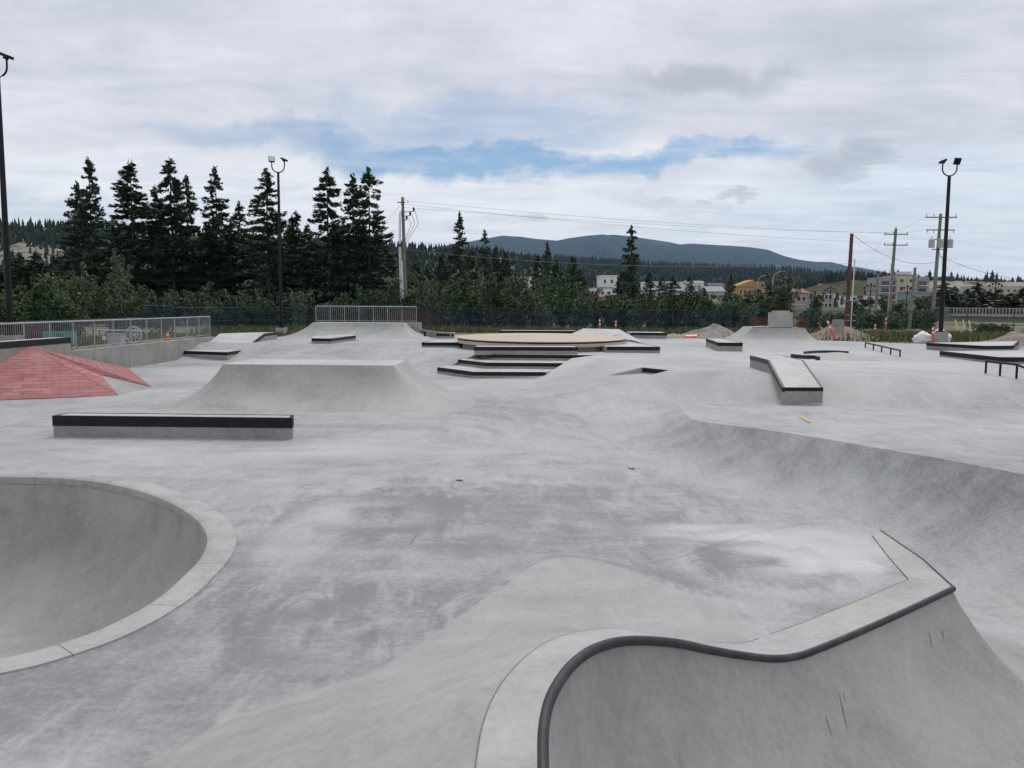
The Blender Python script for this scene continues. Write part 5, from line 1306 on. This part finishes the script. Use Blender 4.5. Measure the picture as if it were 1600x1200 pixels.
# white bulk bags at the mast foot
def bag(c, s, h, label, seed):
    r = np.random.default_rng(seed); NR, NS = 9, 22; V = []
    for i in range(NR+1):
        t = i/NR; rad = s*(math.sin(math.pi*(.18+.70*t))**.5)*(1 if t < .8 else 1-.35*(t-.8)/.2)
        for k in range(NS):
            a = 6.283*k/NS; V.append((c[0]+rad*math.cos(a)*(1+.14*math.sin(3*a+4*t+seed)+r.normal()*.07), c[1]+rad*math.sin(a)*(1+r.normal()*.05), c[2]+h*t*(1+.22*math.sin(a+seed)*t)+r.normal()*.025))
    Fc = [(i*NS+k, i*NS+(k+1) % NS, (i+1)*NS+(k+1) % NS, (i+1)*NS+k) for i in range(NR) for k in range(NS)]
    b = MB(); b.add(V, Fc+[tuple(NR*NS+k for k in range(NS))]); o = b.build('bulk_bag', 'bag_white', None, True); tag(o, label, 'bag'); top(o, c)
bag((m1[0]-.50, m1[1]+.72, .5), .50, .62, 'slumped white bulk bag left of the mast foot', 4); bag((m1[0]+.45, m1[1]+.7, .5), .42, .78, 'slumped white bulk bag right of the mast foot', 6)
# things behind the left railing
q = D(93, 524, 31.5); zb = ground_h(q[0], 31.5)
e = empty('banner', (q[0], 31.5, zb-.01), 'teal vinyl banner with small dark lettering seen through the left railing', 'banner')
z0, z1 = D(93, 536, 31.5)[2], D(93, 517.5, 31.5)[2]; hw = 25*31.5/1280
MB().box((q[0]-hw, 31.48, z0), (q[0]+hw, 31.5, z1)).build('cloth', 'teal_vinyl', e)
for s in (-1, 1): MB().tube([(q[0]+s*hw, 31.52, zb-.02), (q[0]+s*hw, 31.52, z1)], .025, 6).build('stake', 'galvanised', e)
for k in range(4): MB().box((q[0]-.1+.07*k, 31.472, z1-.16), (q[0]-.06+.07*k, 31.479, z1-.11)).build('lettering', 'steel_black', e)
for k in range(5): MB().box((q[0]-.14+.07*k, 31.472, z1-.25), (q[0]-.10+.07*k, 31.479, z1-.21)).build('lettering', 'steel_black', e)
q = D(188, 516, 36); zb = ground_h(q[0], 36); zt_ = D(188, 515.5, 36)[2]
e = empty('picnic_table', (q[0], 36, zb-.01), 'pale flat-topped table behind the left railing', 'table')
MB().box((q[0]-1.05, 35.6, zt_-.05), (q[0]+1.05, 36.4, zt_)).build('tabletop', 'galvanised', e)
for s in (-.8, .8):
    for y in (35.7, 36.3): MB().tube([(q[0]+s, y, zb-.02), (q[0]+s*.95, y, zt_-.04)], .03, 6).build('leg', 'galvanised', e)
q = D(181, 530, 34); zb = ground_h(q[0], 34)
e = empty('storage_box', (q[0], 34, zb-.01), 'plain pale grey box behind the left railing', 'box'); MB().box((q[0]-.27, 33.8, zb-.01), (q[0]+.27, 34.3, zb+.42)).build('body', 'transformer', e); MB().box((q[0]-.29, 33.78, zb+.42), (q[0]+.29, 34.32, zb+.46)).build('lid', 'galvanised', e)
q = D(163, 528, 33); zb = ground_h(q[0], 33); e = empty('notice_sign', (q[0], 33, zb-.01), 'small white notice on a post behind the left railing', 'sign'); MB().box((q[0]-.07, 32.96, D(163, 531, 33)[2]), (q[0]+.07, 32.98, D(163, 525, 33)[2])).build('plate', 'white_paint', e); MB().tube([(q[0], 33, zb-.02), (q[0], 33, D(163, 525, 33)[2])], .02, 6).build('post', 'galvanised', e)
q = D(209, 526, 35); zb = ground_h(q[0], 35); e = empty('wire_hoop', (q[0], 35, zb-.01), 'round grey wire hoop standing behind the left railing', 'hoop')
for r_ in (.36, .30, .18): MB().tube([(q[0]+r_*math.cos(6.283*k/24), 35, zb+.37+r_*math.sin(6.283*k/24)) for k in range(24)], .012, 5, close=True).build('ring', 'conduit_white', e)
for k in range(5): a = k*.628; MB().tube([(q[0]-.36*math.cos(a), 35.01, zb+.37-.36*math.sin(a)), (q[0]+.36*math.cos(a), 35.01, zb+.37+.36*math.sin(a))], .008, 4).build('spoke', 'conduit_white', e)

# ---- weeds and dry grass
def grass(name, label, n, area_fn, h0, h1, seed, m='grass_blades'):
    r = np.random.default_rng(seed); C = area_fn(r, n); H = r.uniform(h0, h1, n); a = r.uniform(0, 6.283, n); w_ = r.uniform(.03, .07, n)
    z = np.array([ground_h(x, y) for x, y in C]); ln = r.normal(size=(n, 2))*.25*H[:, None]
    V = np.empty((n, 3, 3)); V[:, 0] = np.column_stack([C[:, 0]-np.cos(a)*w_, C[:, 1]-np.sin(a)*w_, z-.02]); V[:, 1] = np.column_stack([C[:, 0]+np.cos(a)*w_, C[:, 1]+np.sin(a)*w_, z-.02]); V[:, 2] = np.column_stack([C[:, 0]+ln[:, 0], C[:, 1]+ln[:, 1], z+H])
    Fc = np.arange(n*3).reshape(n, 3); o = link(bpy.data.objects.new(name, arr_mesh(name, V.reshape(-1, 3), Fc, m, np.repeat(np.clip(r.normal(.5, .25, n), 0, 1), 3)))); tag(o, label, 'grass', kind='stuff')
def along(pts, wd):
    pts = np.array(pts, float)
    def f(r, n):
        i = r.integers(0, len(pts)-1, n); t = r.random(n)[:, None]; q = pts[i]+(pts[i+1]-pts[i])*t; return q+r.normal(size=(n, 2))*np.array((wd*.5, wd))
    return f
grass('weeds', 'yellowing weeds along the foot of the fence', 9000, along([(-21, 57), (-11, 60), (-3, 61), (12, 60.5), (22, 59)], 1.3), .15, .6, 1)
grass('weeds', 'tall dry grass between slab and poles at the right', 11000, along([(16, 53.5), (24, 51), (30, 48), (38, 46)], 2.2), .2, .75, 2)
grass('weeds', 'rank green weeds on the strip beyond the left railing', 9000, along([(-17.6, 19), (-18, 30), (-18.4, 45)], 1.3), .08, .3, 4)
grass('weeds', 'rough weeds round the foot of the left mast', 2200, along([(-18, 47), (-14, 47.5), (-12.8, 50.5)], .9), .1, .45, 3)

# ================================================================== TOWN
def bmat(name, c, k=.8): simple(name, tuple(x*k for x in c), c, .8, .8, .25)
bmat('wall_white', (.72, .73, .74)); bmat('wall_yellow', (.44, .27, .11)); bmat('wall_pink', (.40, .315, .30)); bmat('wall_cream', (.50, .45, .36)); bmat('wall_grey', (.32, .33, .34)); bmat('wall_teal', (.22, .30, .31)); bmat('roof_grey', (.30, .32, .33)); bmat('roof_dark', (.10, .10, .105)); bmat('roof_rust', (.26, .14, .11)); bmat('trim_white', (.74, .74, .73))
simple('window_glass', (.025, .03, .035), (.05, .055, .06), 1, .12, .6)
def house(name, label, px0, px1, pyt, dist, walls, depth=9., roof='flat', rm='roof_grey', wins=None, base=-.2, rh=0., extra=None, cat='house'):
    a, c = D(px0, pyt, dist), D(px1, pyt, dist); x0, x1, z1 = a[0], c[0], a[2]; e = empty(name, ((x0+x1)/2, dist, base), label, cat)
    MB().box((x0, dist, base), (x1, dist+depth, z1)).build('wall', walls, e)
    if roof == 'flat':
        MB().box((x0-.15, dist-.15, z1), (x1+.15, dist+depth+.15, z1+.25)).build('roof', rm, e)
    elif roof == 'gable':                            # ridge along x
        b = MB(); b.add([(x0-.4, dist-.4, z1-.05), (x1+.4, dist-.4, z1-.05), (x1+.4, dist+depth+.4, z1-.05), (x0-.4, dist+depth+.4, z1-.05), (x0-.4, dist+depth/2, z1+rh), (x1+.4, dist+depth/2, z1+rh)], [(0,1,5,4),(2,3,4,5),(3,0,4),(1,2,5),(0,3,2,1)]); b.build('roof', rm, e)
    elif roof == 'shed':                             # rises to the right
        b = MB(); b.add([(x0-.2, dist-.2, z1), (x1*.98+x0*.02, dist-.2, z1+rh), (x1*.98+x0*.02, dist+depth, z1+rh), (x0-.2, dist+depth, z1), (x0, dist-.2, z1-.3), (x1, dist-.2, z1-.3), (x1, dist+depth, z1-.3), (x0, dist+depth, z1-.3)], [(0,1,2,3),(4,5,1,0),(5,6,2,1),(6,7,3,2),(7,4,0,3)]); b.build('roof', rm, e)
    for (fx, fz, fw, fh, nx, nz, sxp, szp) in (wins or ()):
        for i in range(nx):
            for k in range(nz):
                xc = x0+(x1-x0)*(fx+sxp*i); zc = base+(z1-base)*0+z1-fz-szp*k
                o = MB().box((xc-fw/2-.08, dist-.06, zc-fh/2-.08), (xc+fw/2+.08, dist-.002, zc+fh/2+.08)).build('window', 'trim_white', e)
                MB().box((xc-fw/2, dist-.075, zc-fh/2), (xc+fw/2, dist-.062, zc+fh/2)).build('pane', 'window_glass', o)
    return e, x0, x1, z1
h, x0, x1, z1 = house('house', 'white house with a columned porch half hidden by trees', 795, 832, 441, 165, 'wall_white', roof='gable', rm='roof_dark', rh=1.3, wins=((.22, 1.1, .8, 1.0, 3, 1, .28, 1),))
MB().box((x0-.3, 162.8, z1-2.6), (x1+.2, 165, z1-2.35)).build('porch_roof', 'trim_white', h)
for k in range(7): MB().tube([(x0+(x1-x0)*k/6, 163, -.2), (x0+(x1-x0)*k/6, 163, z1-2.6)], .1, 6).build('column', 'trim_white', h)
MB().box((x1-.9, 163.5, z1-1.5), (x1-.3, 164.2, z1+.9)).build('chimney', 'trim_white', h)
house('tower_house', 'white boxy three-storey house with small upper windows', 938, 964, 431.5, 225, 'wall_white', roof='flat', rm='trim_white', wins=((.28, 1.2, .6, 1.0, 2, 1, .42, 1), (.3, 3.6, .7, .9, 2, 1, .4, 1)), cat='house')
house('house', 'low white annex in front of the boxy white house', 925, 958, 450, 215, 'wall_white', roof='flat', rm='roof_grey', wins=((.2, 1.3, .8, 1.2, 3, 1, .3, 1),))
house('house', 'orange-brown shed below the boxy white house', 931, 960, 463.5, 205, 'wall_yellow', 6, 'gable', 'roof_rust', rh=.6, wins=((.3, 1.0, .6, .7, 2, 1, .4, 1),))
house('long_building', 'long white flat building beyond the lone spruce', 1008, 1068, 441, 255, 'wall_white', roof='flat', rm='trim_white', wins=((.15, 1.2, .9, .9, 5, 1, .18, 1),), cat='building')
house('house', 'pale house far up behind the grey-roofed house', 1074, 1100, 442, 330, 'wall_white', roof='gable', rm='roof_grey', rh=1.0, wins=((.3, 1.2, .8, .9, 2, 1, .4, 1),))
house('house', 'house with broad grey metal roof left of the yellow house', 1105, 1132, 455, 215, 'wall_cream', roof='gable', rm='roof_grey', rh=1.4, wins=((.3, 1.2, .8, 1.0, 2, 1, .4, 1),))
house('house', 'small dark-roofed house behind the grey metal roof', 1110, 1132, 446, 290, 'wall_grey', roof='gable', rm='roof_dark', rh=1.0, wins=((.3, 1.0, .8, .9, 2, 1, .4, 1),))
h, x0, x1, z1 = house('house', 'yellow-orange house with steep slanting roof line', 1151, 1178, 447, 240, 'wall_yellow', roof='shed', rm='wall_yellow', rh=1.9, wins=((.25, 1.4, .7, 1.3, 3, 1, .25, 1),))
c = D(1196, 440, 240); MB().box((x1-.2, 240.5, -.2), (c[0], 248, c[2])).build('rear_wing', 'wall_yellow', h)
o = MB().box((c[0]-1.1, 240.42, c[2]-1.6), (c[0]-.3, 240.49, c[2]-.6)).build('window', 'window_glass', h)
house('house', 'grey house with white trim at the foot of the yellow house', 1187, 1200, 457, 200, 'wall_grey', 6, 'gable', 'roof_dark', rh=.8, wins=((.5, 1.0, .9, 1.0, 1, 1, .4, 1),))
h, x0, x1, z1 = house('apartment_building', 'pink stucco two-storey building with rust roof edge', 1262, 1303, 455, 190, 'wall_pink', roof='flat', rm='roof_rust', wins=((.12, 1.1, .7, 1.0, 6, 2, .15, 2.0),), cat='building')
h, x0, x1, z1 = house('house', 'pink gabled wing beside the pink building', 1243, 1262, 457, 188, 'wall_pink', roof='gable', rm='roof_rust', rh=1.0, wins=((.3, 1.2, .7, 1.0, 2, 2, .4, 1.9),))
h, x0, x1, z1 = house('apartment_building', 'cream and grey apartment block under the clay cliff', 1402, 1432, 430, 330, 'wall_cream', 14, 'flat', 'roof_dark', wins=((.25, 2.0, 1.4, 1.3, 2, 3, .5, 2.9),), cat='building')
for (p0, p1_, pt, wm) in ((1374, 1402, 433, 'wall_grey'), (1432, 1452, 433, 'wall_grey')):
    a, c = D(p0, pt, 331.5), D(p1_, pt, 331.5); MB().box((a[0], 331.5, -.2), (c[0], 343, a[2])).build('wing', wm, h)
    for k in range(3):
        z = a[2]-2.2-2.9*k; o = MB().box((a[0]+.8, 330.2, z-1.3), (c[0]-.6, 331.5, z-1.05)).build('balcony', 'trim_white', h); MB().box((a[0]+1, 331.4, z-1.0), (c[0]-1.0, 331.49, z+.6)).build('window', 'window_glass', h)
MB().box((D(1410, 428, 332)[0], 333, z1+.2), (D(1426, 428, 332)[0], 338, z1+1.6)).build('lift_house', 'wall_white', h)
house('shop_building', 'low building with teal roof band behind the ornamental lamps', 1345, 1384, 462, 175, 'wall_white', roof='flat', rm='wall_teal', wins=((.15, 1.1, 1.2, .9, 4, 1, .23, 1),), cat='building')
house('shop_building', 'low grey building below the apartment block', 1428, 1462, 457, 210, 'wall_teal', roof='flat', rm='roof_grey', wins=((.2, 1.2, 1.2, .9, 3, 1, .3, 1),), cat='building')
house('long_building', 'long cream building half hidden by pines', 1522, 1640, 447, 300, 'wall_cream', roof='flat', rm='wall_white', wins=((.06, 1.4, 1.1, 1.0, 12, 1, .08, 1),), cat='building')
# road on a retaining wall, bridge at its right end
e = empty('road_wall', (60, 135, 0), 'long grey concrete road wall with a balustrade leading to a bridge', 'wall')
a, c = D(1235, 482, 150), D(1475, 489, 128)
def wallseg(p, q, z0, z1, th=.6):
    b = MB(); b.add([(p[0], p[1], z0), (q[0], q[1], z0), (q[0], q[1]+th, z0), (p[0], p[1]+th, z0), (p[0], p[1], p[2] if z1 is None else z1), (q[0], q[1], q[2] if z1 is None else z1), (q[0], q[1]+th, q[2] if z1 is None else z1), (p[0], p[1]+th, p[2] if z1 is None else z1)], [(0,1,5,4),(1,2,6,5),(2,3,7,6),(3,0,4,7),(4,5,6,7)]); return b
wallseg(D(1235, 476, 150), D(1485, 490, 125), -.2, None).build('wall_body', 'formed', e)
wallseg(D(1485, 490, 125), D(1720, 493, 112), .2, None).build('wall_body', 'formed', e)
b = MB(); p, q = D(1485, 489, 124.8), D(1720, 492, 111.8); b.add([(p[0], p[1]-.6, p[2]-.1), (q[0], q[1]-.6, q[2]-.1), (q[0], q[1]+.5, q[2]-.1), (p[0], p[1]+.5, p[2]-.1), (p[0], p[1]-.6, p[2]-.45), (q[0], q[1]-.6, q[2]-.45), (q[0], q[1]+.5, q[2]-.45), (p[0], p[1]+.5, p[2]-.45)], [(0,1,2,3),(4,5,1,0),(5,6,2,1),(6,7,3,2),(7,4,0,3),(7,6,5,4)]); b.build('deck_edge', 'coping_concrete', e)
for (p, q, n) in ((D(1395, 485, 134), D(1485, 490, 125), 30), (D(1485, 490, 125), D(1720, 493, 112), 44)):
    p = np.array(p); q = np.array(q)
    MB().tube([tuple(p+(0, 0, .85)), tuple(q+(0, 0, .85))], .07, 6).build('handrail', 'formed', e)
    pm = MB().box((-.09, -.09, -.05), (.09, .09, .85)).mesh('baluster', 'formed')
    for k in range(n): r_ = p+(q-p)*k/(n-1); o = link(bpy.data.objects.new('baluster', pm), e); o.location = tuple(r_-np.array(e.location))
# street lights
for (px, py, d, lb) in ((1184, 430, 150, 'curved-arm street light in front of the yellow house'), (1208, 424, 140, 'curved-arm street light beside the round grey-green tree')):
    q = D(px, py, d); e = empty('street_light', (q[0], d, .2), lb, 'street light'); z = q[2]
    MB().tube([(q[0], d, 0), (q[0], d, z-1.4), (q[0]+.25, d, z-.6), (q[0]+.8, d, z-.15), (q[0]+1.5, d, z)], [.10, .08, .07, .06, .05], 8).build('pole', 'galvanised', e, True)
    MB().box((q[0]+1.4, d-.12, z-.06), (q[0]+2.1, d+.12, z+.06)).build('lamp_head', 'galvanised', e)
for (px, py, d, lb) in ((1361, 446, 120, 'ornamental five-globe lamp post by the teal-banded building'), (1268+30, 450, 150, 'ornamental lamp post by the pink building'), (1418, 449, 125, 'ornamental five-globe lamp post between the stub poles'), (1556, 443, 128, 'ornamental lamp post above the road bridge')):
    q = D(px, py, d); e = empty('lamp_post', (q[0], d, .2), lb, 'lamp post'); MB().tube([(q[0], d, .1), (q[0], d, q[2])], .07, 8).build('pole', 'mast_paint', e, True)
    for k in range(5):
        x = q[0]+(k-2)*.48; z = q[2]-.25*abs(k-2); MB().tube([(q[0], d, q[2]-.9), (x, d, z-.25), (x, d, z)], .035, 5).build('arm', 'mast_paint', e, True)
        MB().tube([(x, d, z), (x, d, z+.1), (x, d, z+.26), (x, d, z+.36)], [.08, .17, .17, .05], 8).build('globe', 'mast_paint', e, True)
# parked vehicles glimpsed by the pink building
for (px, d, cm, lb) in ((1215, 178, 'wall_white', 'white parked car glimpsed below the yellow house'), (1252, 180, 'wall_grey', 'grey parked car at the pink gabled wing'), (1283, 180, 'wall_white', 'white parked car before the pink building'), (1390, 140, 'wall_white', 'white parked car on the road wall top')):
    q = D(px, 480, d); z = q[2] if d < 150 else 1.1; z = D(px, 484, d)[2]-1.2 if d < 150 else D(px, 482, d)[2]-1.0
    e = empty('parked_car', (q[0], d, z), lb, 'car')
    sil = [(-2.1, .35), (-2.15, .8), (-1.5, .95), (-.9, 1.42), (.7, 1.42), (1.35, .95), (2.1, .85), (2.15, .35)]
    b = MB(); n = len(sil); b.add([(q[0]+x, d-.85, z+y) for x, y in sil]+[(q[0]+x, d+.85, z+y) for x, y in sil], [tuple(range(n)), tuple(range(2*n-1, n-1, -1))]+[(i, n+i, n+(i+1) % n, (i+1) % n) for i in range(n)]); b.build('body', cm, e)
    MB().prism([(q[0]-.95, d-.87), (q[0]+.8, d-.87), (q[0]+.8, d-.852), (q[0]-.95, d-.852)], z+.98, z+1.32).build('side_window', 'window_glass', e)
    for s in (-1.35, 1.35): MB().tube([(q[0]+s, d-.88, z+.33), (q[0]+s, d-.65, z+.33)], .33, 12).build('wheel', 'wire', e)

# ================================================================== AIR
HAZE = 3.8e-5
hb = MB().box((-6500, -390, -4), (6500, 11500, 760)); hz = hb.build('haze', None); tag(hz, 'thin bluish haze filling the valley air', kind='stuff')
hm = bpy.data.materials.new('haze_air'); hm.use_nodes = True; t = NT(hm.node_tree); t.n.clear()
pv = t.new('ShaderNodeVolumePrincipled'); pv.inputs['Color'].default_value = (.38, .64, 1, 1); pv.inputs['Density'].default_value = HAZE; pv.inputs['Anisotropy'].default_value = .2
ot = t.new('ShaderNodeOutputMaterial'); t.l.new(pv.outputs[0], ot.inputs['Volume']); hz.data.materials.append(hm)
